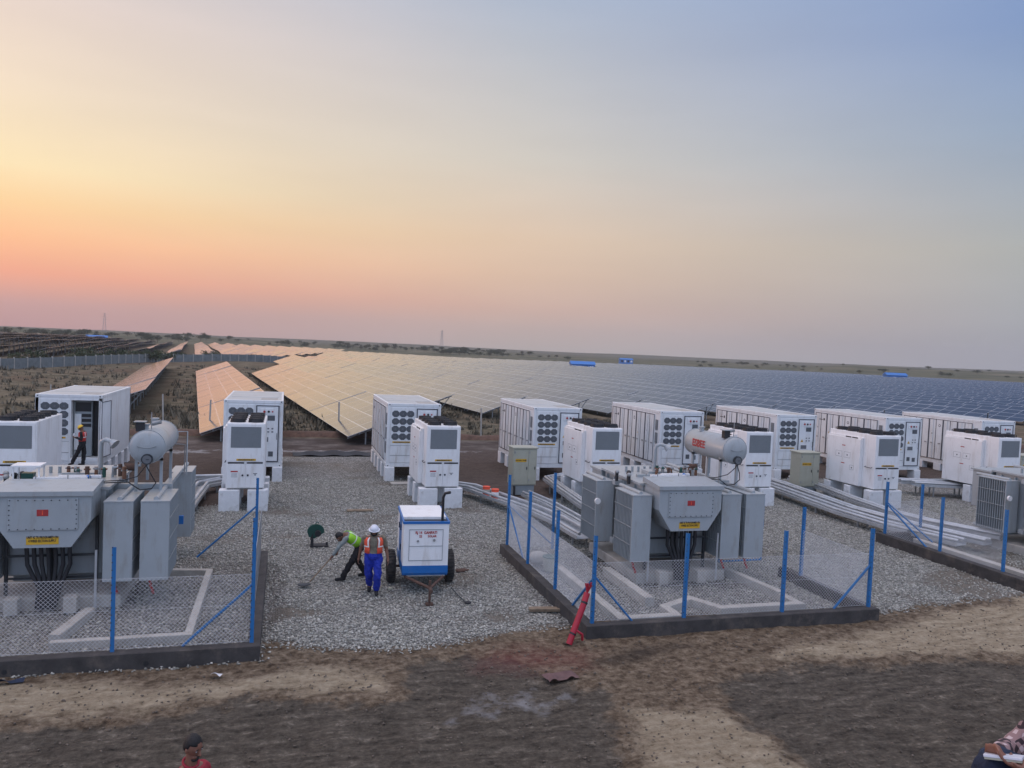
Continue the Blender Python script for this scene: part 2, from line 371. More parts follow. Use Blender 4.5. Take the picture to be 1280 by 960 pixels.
c0 = g.mix(g.math('MULTIPLY', gmask('redp', 1.6, 1.6, 1.2), .5), c0, (.20, .045, .045))
# gravel: crushed stones
vo = g.n('ShaderNodeTexVoronoi', feature='F1'); vo.inputs['Scale'].default_value = 19; g.l(ob, vo.inputs['Vector'])
vsep = g.n('ShaderNodeSeparateColor'); g.l(vo.outputs['Color'], vsep.inputs[0])
stone = g.ramp(vsep.outputs[0], [(.0, (.18, .178, .162)), (.35, (.31, .305, .28)), (.7, (.43, .425, .39)), (1., (.60, .59, .55))])
gap = g.ramp(vo.outputs['Distance'], [(.3, (1, 1, 1)), (.7, (.42, .42, .42))])
grav = g.mix(1.0, stone, gap, 'MULTIPLY')
grav = g.mix(g.math('MULTIPLY', g.attr('thin'), .75), grav, (.17, .145, .11))
gmk = gmask('grav', 2.5, 1.1, .22)
c0 = g.mix(gmk, c0, grav)
dkw = gmask('dark_patch', 1.2, 1.4, .6)
c0 = g.mix(g.math('MULTIPLY', dkw, .75), c0, (.035, .026, .02))  # dark brown blended over the ground inside this mask
g.l(c0, g.p.inputs['Base Color'])
hb_ = g.math('ADD', g.math('MULTIPLY', g.math('SUBTRACT', 1., vo.outputs['Distance']), gmk), g.math('MULTIPLY', g.math('ADD', g.math('MULTIPLY', n_mm, 2.2), g.math('MULTIPLY', n_fine, .6)), g.math('SUBTRACT', 1.1, gmk)))
bmp = g.n('ShaderNodeBump'); bmp.inputs['Strength'].default_value = 1.0; bmp.inputs['Distance'].default_value = .07; g.l(hb_, bmp.inputs['Height']); g.l(bmp.outputs[0], g.p.inputs['Normal'])

def box_sdf(X, Y, x0, x1, y0, y1):      # positive inside
    return np.minimum(np.minimum(X - x0, x1 - X), np.minimum(Y - y0, y1 - Y))
def poly_sdf(X, Y, P):
    P = np.array(P, float); ins = np.zeros(X.shape, bool); dm = np.full(X.shape, 1e9)
    for i in range(len(P)):
        ax, ay = P[i]; bx_, by_ = P[(i + 1) % len(P)]
        cnd = ((ay > Y) != (by_ > Y)) & (X < (bx_ - ax) * (Y - ay) / (by_ - ay + 1e-12) + ax); ins ^= cnd
        t = np.clip(((X - ax) * (bx_ - ax) + (Y - ay) * (by_ - ay)) / ((bx_ - ax) ** 2 + (by_ - ay) ** 2), 0, 1)
        dm = np.minimum(dm, np.hypot(X - ax - t * (bx_ - ax), Y - ay - t * (by_ - ay)))
    return np.where(ins, dm, -dm)
GRAVP = [(-14, 15.6), (-.3, 15.6), (-.2, 16.5), (.9, 16.0), (2.4, 15.6), (4.2, 15.9), (6.1, 16.5), (13.9, 16.3), (14.5, 16.1), (19.9, 16.6), (40, 16.6), (60, 31), (46, 36), (27, 35.3), (23, 36), (20, 31.5), (8.5, 31), (7.4, 33), (5.6, 44), (1.0, 43.2), (-.3, 43), (-1, 31), (-4, 30), (-14, 30)]
xs = np.linspace(-26, 62, 800); ys = np.concatenate([np.arange(2, 20, .06), np.arange(20, 47.01, .15)])
X, Y = np.meshgrid(xs, ys)
Wx = X + 1.3 * fbm(X * .5, Y * .5, 4); Wy = Y + .9 * fbm(X * .5 + 40, Y * .5, 4)
grav = poly_sdf(X, Y + .5 * fbm(X * .8, Y * .8, 3), GRAVP)
front = 1 - sm(15.3, 16.4, Y)
mud = np.maximum(np.maximum(poly_sdf(Wx, Wy, [(-30, 0), (-30, 12.9), (-4, 13.4), (-.6, 13.9), (1.9, 13.5), (2.2, 15.0), (3.6, 15.3), (4.6, 14.4), (5.5, 13.1), (5.7, 12.5), (5.2, 10), (5, 0)]),
                 poly_sdf(Wx, Wy, [(8.2, 0), (7.8, 10), (7.4, 11.5), (7.9, 12.9), (9.6, 13.35), (12, 13.1), (15.5, 12.9), (19, 12.6), (50, 12), (50, 0)])), -3)
sand = np.maximum(np.maximum(poly_sdf(Wx, Wy, [(-30, 13.0), (-4, 13.6), (-.6, 14.0), (1.9, 13.7), (1.8, 14.6), (.6, 15.1), (-1, 14.9), (-4, 15.3), (-30, 15.3)]),
                  poly_sdf(Wx, Wy, [(9, 13.5), (12, 13.3), (16, 13.1), (24, 13), (44, 12.4), (44, 17), (20, 16.8), (14.6, 15.4), (11, 14.4)])),
                  poly_sdf(Wx, Wy, [(5.7, 12.3), (7.5, 12.2), (8.0, 10), (8.3, 0), (5.2, 0), (5.4, 10)]))
redp = poly_sdf(Wx, Wy, [(3.2, 14.0), (3.6, 15.6), (5.6, 15.8), (6.4, 14.9), (6.1, 13.9), (4.6, 13.5)])
pale = np.maximum(poly_sdf(Wx, Wy, [(1.6, 12.2), (5.0, 12.1), (5.2, 13.2), (3.5, 13.4)]) - .1, poly_sdf(X, Y, [(-1, 44), (5, 44.4), (12, 44.6), (12, 46.2), (-9, 46)]) - .3)
pale = np.maximum(pale, poly_sdf(X, Y, [(-9, 43), (-3, 43.5), (-3, 46), (-9, 46)]) - .5)
dark_patch = np.maximum(poly_sdf(X, Y, [(-.4, 16.0), (-.2, 16.6), (.35, 18), (.3, 22), (-.4, 22.5)]), -1.2)  # darker ground beside the curbs, under the transformers and inside the compounds
dark_patch = np.maximum(dark_patch, poly_sdf(X, Y, [(6.0, 16.3), (6.6, 16.0), (6.6, 22), (6.2, 22)]) - .1)
dark_patch = np.maximum(dark_patch, poly_sdf(Wx, Wy, [(4.8, 14.2), (7, 15.3), (9, 15.3), (9.2, 14.4), (7, 13.4)]) - .25)
dark_patch = np.maximum(dark_patch, poly_sdf(X, Y, [(8.2, 18), (12.8, 17.6), (12.8, 23), (8.2, 23)]) - .5)
dark_patch = np.maximum(dark_patch, poly_sdf(X, Y, [(-7.2, 18.4), (-2.2, 18.4), (-2.2, 23.5), (-7.2, 23.5)]) - .4)
dark_patch = np.maximum(dark_patch, .12 * sm(0, .8, poly_sdf(X, Y, [(-12, 15.7), (-.5, 15.7), (-.5, 22.6), (-12, 22.6)])) + .05)
dark_patch = np.maximum(dark_patch, .10 * sm(0, .8, poly_sdf(X, Y, [(6.7, 15.7), (13.8, 15.7), (13.8, 22.6), (6.7, 22.6)])))
dark_patch = np.where(dark_patch == .05, -.3, dark_patch)
back = poly_sdf(X, Y, [(-40, 29), (70, 29), (70, 60), (-40, 60)])
thin = sm(.06, .26, fbm(X * .42 + 3, Y * .55 + 8, 5)) 
Z = .035 * fbm(X * 1.1, Y * 1.1, 4) * (1 + 1.6 * front) + .045 * fbm(X * 2.2, Y * 6, 4) * front + .03 * fbm(X * 7, Y * 9, 3) * (1 + front)
Z = Z + .10 * sm(-.2, .5, mud) * -.5
tread = sm(.1, .5, poly_sdf(X, Y, [(5.6, 9), (7.6, 9), (7.4, 12.2), (6, 12.2)]))
Z = Z + tread * .012 * np.sin(Y * 26 + 2 * fbm(X * 2, Y * 2, 2)) * (np.abs(fbm(X * 3, Y * .4, 2)) + .3)
edge = np.minimum.reduce([X + 26, 62 - X, 47 - Y, Y - 2]); Z = Z - .12 * (1 - sm(0, 1.0, edge))
yard = tag(grid_mesh('yard_ground', X, Y, Z + .02, gm, dict(grav=grav, mud=mud, sand=sand, redp=redp, pale=pale, dark_patch=dark_patch, back=back, thin=thin)), kind='structure')
def zy(x, y):
    i = np.searchsorted(ys, y); j = np.searchsorted(xs, x); i = np.clip(i, 0, len(ys) - 1); j = np.clip(j, 0, len(xs) - 1); return Z[i, j] + .02
# outer terrain
tm = bpy.data.materials.new('scrub_ground'); g = NT(tm); tcn = g.n('ShaderNodeTexCoord'); ob = tcn.outputs['Object']
g.p.inputs['Roughness'].default_value = 1; g.p.inputs['Specular IOR Level'].default_value = .1
na = g.noise(ob, .35, 8, .7); nb = g.noise(ob, .06, 6, .6); ncx = g.noise(ob, 2.5, 6, .7)
c1 = g.ramp(na, [(.38, (.045, .040, .026)), (.47, (.11, .096, .062)), (.57, (.20, .165, .112)), (.70, (.31, .26, .19))])
c2 = g.ramp(ncx, [(.38, (.045, .044, .026)), (.6, (.18, .148, .10))])
cc = g.mix(.45, c1, c2); cc = g.mix(g.ramp(nb, [(.45, (0, 0, 0)), (.65, (.6, .6, .6))]), cc, (.12, .075, .052))
farm = g.attr('far'); cc = g.mix(farm, cc, g.ramp(g.noise(ob, .02, 8, .7), [(.38, (.06, .07, .042)), (.55, (.13, .125, .078)), (.7, (.20, .17, .12))]))
cc = g.mix(g.attr('soil'), cc, g.ramp(na, [(.35, (.05, .038, .032)), (.5, (.09, .072, .062)), (.68, (.19, .165, .145))])); g.l(cc, g.p.inputs['Base Color'])
b_ = g.n('ShaderNodeBump'); b_.inputs['Strength'].default_value = .8; b_.inputs['Distance'].default_value = .25; g.l(na, b_.inputs['Height']); g.l(b_.outputs[0], g.p.inputs['Normal'])
rr = np.concatenate([[.5], np.geomspace(6, 6500, 620)]); aa = np.radians(np.concatenate([np.linspace(-180, -45, 60)[:-1], np.linspace(-45, 75, 620), np.linspace(75, 180, 50)[1:]]))
A_, R_ = np.meshgrid(aa, rr); X2 = R_ * np.sin(A_); Y2 = R_ * np.cos(A_)
Z2 = hgt(X2, Y2); inyard = sm(0, 1.2, np.minimum.reduce([X2 + 25.2, 61.2 - X2, 46.2 - Y2, Y2 - 2.8])); Z2 = Z2 - .25 * inyard
tag(grid_mesh('terrain', X2, Y2, Z2, tm, dict(far=sm(300, 700, R_), soil=1 - sm(50.6, 52.2, Y2 + .8 * fbm(X2 * .4, Y2 * .4, 3)))), kind='structure')
# loose gravel stones on the gravel bed (one object, nobody could count them)
def scatter_stones(n, x0, x1, y0, y1, test, smin, smax, mats, name, p=None):
    px = rng.uniform(x0, x1, n); t = rng.random(n); py = y0 + (y1 - y0) * t ** 1.25
    k = test(px, py); px, py = px[k], py[k]; n = len(px); pz = zy(px, py)
    s = rng.uniform(smin, smax, n) ** 1.0
    base = np.array([(1, 0, 0), (-.5, .87, 0), (-.5, -.87, 0), (.35, .6, .75), (.35, -.6, .7), (-.75, 0, .72), (.1, .05, -.8)])
    Fc = np.array([(0, 1, 3), (0, 3, 4), (0, 4, 2), (1, 5, 3), (1, 2, 5), (2, 4, 5), (3, 5, 4), (0, 6, 1), (1, 6, 2), (2, 6, 0)])
    V = base[None] * (1 + rng.uniform(-.38, .38, (n, 7, 3))) * np.stack([s * rng.uniform(.7, 1.4, n), s, s * rng.uniform(.5, .9, n)], -1)[:, None]
    an = rng.uniform(0, 6.28, n); ca, sa = np.cos(an), np.sin(an); tl = rng.uniform(-.7, .7, n); ct, st_ = np.cos(tl), np.sin(tl)
    x_, y_, z_ = V[..., 0], V[..., 1], V[..., 2]; y2 = y_ * ct[:, None] - z_ * st_[:, None]; z2 = y_ * st_[:, None] + z_ * ct[:, None]
    V = np.stack([x_ * ca[:, None] - y2 * sa[:, None] + px[:, None], x_ * sa[:, None] + y2 * ca[:, None] + py[:, None], z2 + (pz + s * .25)[:, None]], -1)
    Fa = (Fc[None] + (np.arange(n) * 7)[:, None, None]).reshape(-1, 3)
    me = bpy.data.meshes.new(name); me.vertices.add(n * 7); me.vertices.foreach_set('co', V.astype(np.float32).ravel())
    me.loops.add(Fa.size); me.loops.foreach_set('vertex_index', Fa.ravel().astype(np.int32)); me.polygons.add(len(Fa))
    me.polygons.foreach_set('loop_start', (np.arange(len(Fa)) * 3).astype(np.int32)); me.polygons.foreach_set('loop_total', np.full(len(Fa), 3, np.int32)); me.update(calc_edges=True)
    at = me.attributes.new('tone', 'FLOAT', 'POINT'); at.data.foreach_set('value', np.repeat(rng.random(n), 7).astype(np.float32))
    me.materials.append(mats); o = bpy.data.objects.new(name, me); COL.objects.link(o); return o
smt = bpy.data.materials.new('crushed_stone'); g = NT(smt); g.p.inputs['Roughness'].default_value = .85
g.l(g.ramp(g.attr('tone'), [(0, (.18, .175, .148)), (.3, (.295, .288, .248)), (.65, (.39, .38, .33)), (.9, (.48, .465, .41)), (1, (.60, .585, .52))]), g.p.inputs['Base Color'])
def grav_at(px, py): i = np.searchsorted(ys, py).clip(0, len(ys) - 1); j = np.searchsorted(xs, px).clip(0, len(xs) - 1); return (grav[i, j] + .55 * (rng.random(len(px)) - .62) > .0) & (rng.random(len(px)) > thin[i, j] * .8) & (rng.random(len(px)) > .6 * (dark_patch[i, j] > 0))
tag(scatter_stones(260000, -9, 30, 15.4, 36, grav_at, .015, .036, smt, 'gravel'), 'grey crushed stone gravel covering the equipment yard', 'gravel', kind='stuff')
def dirt_at(px, py): return (~grav_at(px, py)) & (rng.random(len(px)) < .9)
smd = mat('road_pebble', (.13, .105, .08), .9, var=.4)
tag(scatter_stones(6500, -9, 22, 9, 16.6, dirt_at, .008, .030, smd, 'loose_stones'), 'small loose stones strewn over the sandy road', 'stones', kind='stuff')

# earth berm behind the yard and its fence posts
mb = MB(); xs_b = np.linspace(-40, 75, 220); rings = []
for x in xs_b:
    h = .32 + .25 * float(fbm(np.array(x * .7), np.array(2.)))
    y = 52.3 + .4 * float(fbm(np.array(x * .2), np.array(9.))) - (x - 5) * .02; z = float(hgt(x, y))
    rings.append([(x, y - .55, z - .1), (x, y - .28, z + h * .75), (x, y, z + h), (x, y + .35, z + h * .6), (x, y + .6, z - .1)])
mb.loft(rings, M['soil'], False, True, closed=False); tag(part(mb, 'earth_berm', None), kind='structure')

# ---------------------------------------------------------------- battery containers
CW, CL, CHH = 2.44, 6.06, 2.9
W, K = M['white'], M['gasket']
def gasket_rect(mb, ax, pos, a0, a1, z0, z1, w, m, t=.012):
    """rectangular seal outline; ax 'y': on a front face at y=pos (x range a0..a1), ax 'x': on a side at x=pos (y range)"""
    for (p, q) in (((a0, z0), (a1, z0 + w)), ((a0, z1 - w), (a1, z1)), ((a0, z0 + w), (a0 + w, z1 - w)), ((a1 - w, z0 + w), (a1, z1 - w))):
        if ax == 'y': mb.box((p[0], pos - t, p[1]), (q[0], pos, q[1]), m)
        else: mb.box((pos - t, p[0], p[1]), (pos, q[0], q[1]), m)
def container(loc, label, open_door=False):
    o = empty('battery_container', loc, 0, label, 'container', 'white battery containers in a row across the yard')
    if open_door:
        mb = MB()   # hollow front bay
        mb.box((0, 0, .14), (1.30, CL, CHH - .12), W); mb.box((1.30, .9, .14), (CW, CL, CHH - .12), W)
        mb.box((1.3, 0, .14), (CW, .9, .30), W); mb.box((1.3, 0, CHH - .24), (CW, .9, CHH - .12), W); mb.box((CW - .07, 0, .3), (CW, .9, CHH - .24), W)
        part(mb, 'shell', o)
        mb = MB(); mb.box((1.33, .35, .34), (2.0, .88, 2.6), M['greyd']); mb.box((2.0, .55, .34), (2.34, .88, 2.6), M['black'])
        for z in (1.55, 1.75, 1.95): mb.box((1.62, .33, z), (1.97, .35, z + .13), M['black'])
        mb.box((1.38, .33, 2.18), (1.97, .35, 2.56), M['black']); mb.box((1.36, .32, .6), (1.6, .35, 2.08), W); mb.box((2.05, .5, .6), (2.3, .55, 1.6), M['black'])
        part(mb, 'equipment_rack', o)
        mb = MB(); T = Matrix.Translation((CW - .04, -.02, 0)) @ Matrix.Rotation(R(-98), 4, 'Z')
        mb.box((-1.05, -.03, .3), (0, .03, 2.62), W, T=T); 
        for q in ((-1.05, .3, -1.02, 2.62), (-.03, .3, 0, 2.62), (-1.05, .3, 0, .33), (-1.05, 2.59, 0, 2.62)): mb.box((q[0], .031, q[1]), (q[2], .045, q[3]), K, T=T); mb.box((q[0], -.045, q[1]), (q[2], -.031, q[3]), K, T=T)
        part(mb, 'open_door', o)
    else:
        mb = MB(); mb.box((.02, .02, .14), (CW - .02, CL - .02, CHH - .10), W); part(mb, 'shell', o)
    mb = MB()
    mb.box((.01, .01, CHH - .10), (CW - .01, CL - .01, CHH - .02), M['roofw']); mb.box((CW - .95, .5, CHH - .02), (CW - .25, 1.6, CHH - .012), M['concw'])
    mb.box((.2, 1.9, CHH - .02), (CW - .2, CL - .3, CHH - .008), M['roofw']); part(mb, 'roof', o)
    mb = MB()
    for (a, b) in (((0, 0, 0), (CW, .12, .16)), ((0, CL - .12, 0), (CW, CL, .16)), ((0, .12, 0), (.10, CL - .12, .16)), ((CW - .10, .12, 0), (CW, CL - .12, .16)),
                   ((0, 0, .16), (.13, .13, CHH - .14)), ((CW - .13, 0, .16), (CW, .13, CHH - .14)), ((0, CL - .13, .16), (.13, CL, CHH - .14)), ((CW - .13, CL - .13, .16), (CW, CL, CHH - .14)),
                   ((0, 0, CHH - .14), (CW, .12, CHH - .012)), ((0, .12, CHH - .14), (.09, CL - .12, CHH - .012)), ((CW - .09, .12, CHH - .14), (CW, CL - .12, CHH - .012)), ((0, CL - .12, CHH - .14), (CW, CL, CHH - .012))):
        mb.box(a, b, W, .012)
    part(mb, 'frame', o)
    for cx in (0, CW - .17):
        for cy in (0, CL - .17):
            for cz in (0, CHH - .13):
                mb = MB(); mb.box((cx - .006, cy - .006, cz - .004), (cx + .176, cy + .176, cz + .124), W, .015)
                sx = cx + .085; mb.cyl((sx, cy - .008, cz + .06), (sx, cy - .0065, cz + .06), .028, M['black'], 8)
                xx = cx - .008 if cx == 0 else cx + .178; mb.cyl((xx, cy + .085, cz + .06), (xx + (.0015 if cx == 0 else -.0015), cy + .085, cz + .06), .028, M['black'], 8)
                part(mb, 'corner_casting', o)
    # front: fan panel left, access door right
    mb = MB(); mb.box((.16, -.015, .20), (1.24, .02, CHH - .2), W, .008); mb.box((.16, -.022, .52), (1.24, -.0155, .535), M['grille']); mb.box((.16, -.022, .98), (1.24, -.0155, .99), M['grille']); fp = part(mb, 'fan_panel', o)
    for r_ in range(4):
        for k in range(3):
            cx, cz = .37 + k * .335, 2.42 - r_ * .345
            mb = MB(); pl = [(cx + .178 * math.cos(R(22.5 + 45 * i)), cz + .160 * math.sin(R(22.5 + 45 * i))) for i in range(8)]
            mb.prism(pl, 'y', -.026, -.016, M['fan'])
            mb.cyl((cx, -.034, cz), (cx, -.027, cz), .045, M['grille'], 8)
            for q in (-.09, -.045, 0, .045, .09): mb.box((cx - .14, -.031, cz + q - .004), (cx + .14, -.027, cz + q + .004), M['grille'])
            part(mb, 'fan_grille', fp)
    mb = MB(); mb.box((.26, -.024, 1.10), (1.12, -.0155, 1.17), M['yellow']); st_ = part(mb, 'warning_sticker', o)
    text('sticker_lettering', 'MAINTENANCE WORK', .075, M['black'], (.69, -.0265, 1.132), (R(90), 0, 0), st_, .0012, .9)
    if not open_door:
        mb = MB(); mb.box((1.32, -.02, .22), (2.28, .02, CHH - .22), W, .008); gasket_rect(mb, 'y', -.0205, 1.32, 2.28, .22, CHH - .22, .042, K); d = part(mb, 'access_door', o)
        mb = MB(); mb.box((1.50, -.045, 2.28), (2.12, -.021, 2.54), W, .006)
        for x_, m_ in ((1.66, M['red']), (1.84, M['black']), (2.0, M['red'])): mb.cyl((x_, -.075, 2.41), (x_, -.046, 2.41), .05 if x_ < 1.9 else .035, m_, 10)
        part(mb, 'isolator_panel', d)
        mb = MB(); mb.box((1.78, -.032, 2.02), (2.10, -.021, 2.24), M['fan']); part(mb, 'vent', d)
        mb = MB(); mb.box((1.46, -.035, 1.05), (1.98, -.021, 1.36), W, .006); mb.box((1.5, -.037, 1.1), (1.85, -.0355, 1.3), M['grille']); part(mb, 'meter_box', d)
        for x_, z_ in ((1.5, .5), (1.86, .46)): mb = MB(); mb.box((x_, -.03, z_), (x_ + .2, -.021, z_ + .22), M['fan']); part(mb, 'socket_box', d)
        mb = MB(); mb.prism([(1.48, 1.46), (1.66, 1.46), (1.57, 1.62)], 'y', -.023, -.021, M['yellow']); mb.prism([(1.535, 1.485), (1.605, 1.485), (1.57, 1.56)], 'y', -.0245, -.0232, M['black']); part(mb, 'hazard_triangle', d)
        mb = MB()
        for i in range(4): mb.box((1.8 + (i % 2) * .17, -.023, 1.5 + (i // 2) * .14), (1.88 + (i % 2) * .17, -.021, 1.56 + (i // 2) * .14), M['grille'])
        mb.tube([(2.2, -.022, 1.2), (2.2, -.07, 1.22), (2.2, -.07, 1.45), (2.2, -.022, 1.47)], .012, M['steeld'], 6); part(mb, 'door_handle', d)
    # left side: five battery doors and a vent column
    y0s = [.62 + i * 1.055 for i in range(5)]
    for i, y0 in enumerate(y0s):
        mb = MB(); mb.box((-.018, y0, .24), (.03, y0 + 1.03, CHH - .22), W, .006); gasket_rect(mb, 'x', -.0185, y0, y0 + 1.03, .24, CHH - .22, .032, K); d = part(mb, 'side_door', o)
        mb = MB(); mb.box((-.03, y0 + .5, .24), (-.019, y0 + .53, CHH - .22), K)
        mb.cyl((-.045, y0 + .72, .28), (-.045, y0 + .72, CHH - .26), .016, W, 6)
        part(mb, 'locking_rod', d)
        for yy in (.2, .78): mb = MB(); mb.box((-.06, y0 + yy - .07, 1.18), (-.019, y0 + yy + .07, 1.24), M['galvd']); part(mb, 'door_handle', d)
        mb = MB(); s = -.0215
        if i in (1, 3): mb.prism([(y0 + .7, 1.52), (y0 + .86, 1.52), (y0 + .78, 1.66)], 'x', s, s + .002, M['yellow']); mb.prism([(y0 + .75, 1.54), (y0 + .81, 1.54), (y0 + .78, 1.61)], 'x', s - .0015, s, M['black'])
        else: mb.prism([(y0 + .76, 1.75), (y0 + .84, 1.75), (y0 + .80, 1.85)], 'x', s, s + .002, M['black'])
        if i == 2: mb.cyl((s, y0 + .25, 2.3), (s + .002, y0 + .25, 2.3), .09, M['black'], 6); mb.cyl((s - .002, y0 + .25, 2.3), (s, y0 + .25, 2.3), .055, W, 6)
        if i == 4: mb.cyl((s, y0 + .25, 2.3), (s + .002, y0 + .25, 2.3), .08, M['black'], 6); mb.box((s, y0 + .38, 2.26), (s + .002, y0 + .7, 2.3), M['black'])
        part(mb, 'door_decal', d)
    for z in (.6, 1.25, 1.9):
        mb = MB(); mb.box((-.01, .27, z), (.021, .5, z + .52), M['rust' if False else 'grille'])
        for q in range(9): mb.box((-.02, .27, z + .03 + q * .055), (-.0105, .5, z + .05 + q * .055), M['greyd'])
        part(mb, 'side_vent', o)
    mb = MB()
    for i in range(26): mb.box((CW - .019, .3 + i * .215, .2), (CW - .006, .41 + i * .215, CHH - .18), W)
    part(mb, 'corrugated_panel', o)
    return o
def block_proto(size, label, group):
    mb = MB(); mb.box((-size[0] / 2, -size[1] / 2, 0), (size[0] / 2, size[1] / 2, size[2]), M['block'], .02); return tag(mb.build('concrete_block'), label, 'block', group)
us = [-9.57, -2.45, 4.51, 11.44, 18.07, 24.80, 31.69, 38.32]; zoff = [.22, .16, .16, .12, .08, .03, 0, -.07]
lab = ['white battery container at far left with its door open and a worker inside', 'white battery container second from the left, squarely behind a cooling cabinet between solar tables',
       'white battery container beside the black sheet, third from the left, its five side blocks showing', 'white battery container standing behind the first beige cabinet',
       'white battery container seen behind the middle transformer and its hooded pipe', 'white battery container standing behind the second beige cabinet',
       'white battery container second from the right behind the large cabinet by the trays', 'rightmost white battery container at the far right end of the row']
blk = block_proto((.42, .55, .52), '', ''); first = True
c_first = container((us[0], 35.4, .5 + zoff[0]), lab[0], True)
c_std = container((us[1], 35.4, .5 + zoff[1]), lab[1]); ctree = capture(c_std)
for i in range(2, 8): copy_tree(None, (us[i], 35.4, .5 + zoff[i]), lab[i], tree=ctree)
near = ['with the open door', 'second from the left', 'beside the black sheet', 'behind the first beige cabinet', 'behind the middle transformer', 'behind the second beige cabinet', 'second from the right', 'farthest right']
for i in range(8):
    for sx, sn in ((.24, 'left'), (CW - .24, 'right')):
        for k, yy in enumerate((.2, 1.6, 3.0, 4.4, 5.8)):
            if sn == 'right' and i >= 3 and k > 0: continue
            if first: b = blk; first = False
            else: b = blk.copy(); COL.objects.link(b)
            b.location = (us[i] + sx - (.06 if sn == 'left' else -.06), 35.4 + yy, 0.0); b.scale = (1, 1, (.5 + zoff[i]) / .52)
            od = ['front', 'second', 'middle', 'fourth', 'rearmost'][k]
            tag(b, 'white block, %s under the %s edge of the container %s' % (od, sn, near[i]), 'block', 'white blocks under the containers')

# ---------------------------------------------------------------- cooling cabinets
def cabinet(loc, label):
    o = empty('power_cabinet', loc, 0, label, 'cabinet', 'white power conversion cabinets in front of the containers'); w, d, h = 1.3, 3.0, 2.38; W2 = M['white2']
    mb = MB(); mb.box((0, 0, .04), (w, d, h), W2, .015); mb.box((.05, .05, 0), (w - .05, d - .05, .04), M['galvd']); part(mb, 'body', o)
    mb = MB(); mb.box((.04, -.018, .99), (w - .04, .01, h - .04), W2, .006); fr = part(mb, 'front_panel', o)
    mb = MB(); mb.box((.14, -.026, 1.50), (w - .14, -.0185, h - .14), M['grille'])
    for q in range(24): mb.box((.15, -.031, 1.52 + q * .031), (w - .15, -.0265, 1.533 + q * .031), M['fan'] if False else M['greyd'])
    part(mb, 'air_filter_grille', fr)
    mb = MB(); mb.box((.34, -.027, 1.03), (1.0, -.0185, 1.10), M['yellow']); st_ = part(mb, 'warning_sticker', fr); text('sticker_lettering', 'MAINTENANCE BAY', .072, M['black'], (.67, -.0295, 1.062), (R(90), 0, 0), st_, .0012, .8)
    mb = MB(); mb.box((.06, -.02, .93), (.60, .01, .975), M['black']); mb.box((.70, -.02, .93), (w - .06, .01, .975), M['black']); mb.box((.62, -.03, .915), (.68, 0, .975), W2); part(mb, 'cooling_slot', o)
    for s, x0, x1 in ((0, .03, .645), (1, .655, w - .03)):
        mb = MB(); mb.box((x0, -.02, .06), (x1, .01, .90), W2, .006); dd = part(mb, 'lower_door', o)
        mb = MB(); hx = .56 if s == 0 else .74; mb.box((hx - .03, -.045, .48), (hx + .03, -.021, .54), M['steeld']); part(mb, 'latch', dd)
        if s == 0: mb = MB(); mb.box((.16, -.0235, .62), (.40, -.0205, .67), M['red']); mb.box((.16, -.0235, .42), (.40, -.0205, .61), W2); [mb.box((.18, -.0245, .44 + q * .032), (.38, -.0237, .452 + q * .032), M['galvd']) for q in range(5)]; part(mb, 'instruction_label', dd)
        else: mb = MB(); mb.box((.92, -.0235, .56), (1.06, -.0205, .58), M['steeld']); mb.box((.96, -.0235, .50), (1.02, -.0205, .55), M['galvd']); part(mb, 'small_label', dd)
    # roof fans
    k = 0
    for fx in (.34, .96):
        for fy in (.4, 1.12, 1.84, 2.55):
            mb = MB(); mb.cyl((fx, fy, h + .002), (fx, fy, h + .12), .27, M['black'], 16, .25, caps=False)
            mb.cyl((fx, fy, h + .002), (fx, fy, h + .03), .24, M['fan'], 16)
            for a in range(6): an = R(60 * a); mb.box((-.0, -.012, h + .115), (.26, .012, h + .135), M['black'], T=Matrix.Translation((fx, fy, 0)) @ Matrix.Rotation(an, 4, 'Z'))
            for rr_ in (.12, .2, .26):
                mb.tube([(fx + rr_ * math.cos(R(t)), fy + rr_ * math.sin(R(t)), h + .13) for t in range(0, 361, 30)], .009, M['black'], 4)
            for a in range(4):
                an = R(90 * a + 45); px_, py_ = fx + .30 * math.cos(an), fy + .30 * math.sin(an); mb.box((px_ - .012, py_ - .012, h), (px_ + .012, py_ + .012, h + .11), M['black'])
            part(mb, 'roof_fan', o)
    mb = MB()
    mb.box((-.17, .75, .05), (-.002, 2.92, 2.12), W2, .01); mb.box((-.11, .75, 2.125), (-.0, 2.92, 2.19), W2); sd_ = part(mb, 'side_housing', o)
    mb = MB()
    for q in (1.0, 1.42): mb.box((-.115, q, 2.128), (-.112, q + .36, 2.178), M['black'])
    part(mb, 'side_slot', sd_)
    mb = MB()
    for (a, b, c_, d_) in ((1.35, 1.75, 1.2, 1.45), (1.9, 2.3, 1.2, 1.45), (1.1, 1.35, .7, .9)):
        for (p, q) in (((a, c_), (b, c_ + .012)), ((a, d_), (b, d_ + .012)), ((a, c_), (a + .012, d_)), ((b, c_), (b + .012, d_))): mb.box((-.1725, p[0], p[1]), (-.1705, q[0], q[1]), M['galvd'])
        mb.box((-.176, (a + b) / 2 - .03, (c_ + d_) / 2 - .03), (-.171, (a + b) / 2 + .03, (c_ + d_) / 2 + .03), M['steeld'])
    part(mb, 'side_marking', sd_); mb = MB()
    for (a, z_) in ((1.7, 1.72), (1.7, .92)): mb.box((-.1735, a, z_), (-.171, a + .22, z_ + .04), M['red']); mb.box((-.1735, a, z_ - .16), (-.171, a + .22, z_ - .01), M['galv'] if False else W2)
    part(mb, 'red_label', sd_)
    mb = MB(); mb.tube([(-.002, .15, .98), (-.06, .15, .95), (-.06, .55, .95), (-.002, .55, .98)], .014, M['steeld'], 6); part(mb, 'side_handle', o)
    return o
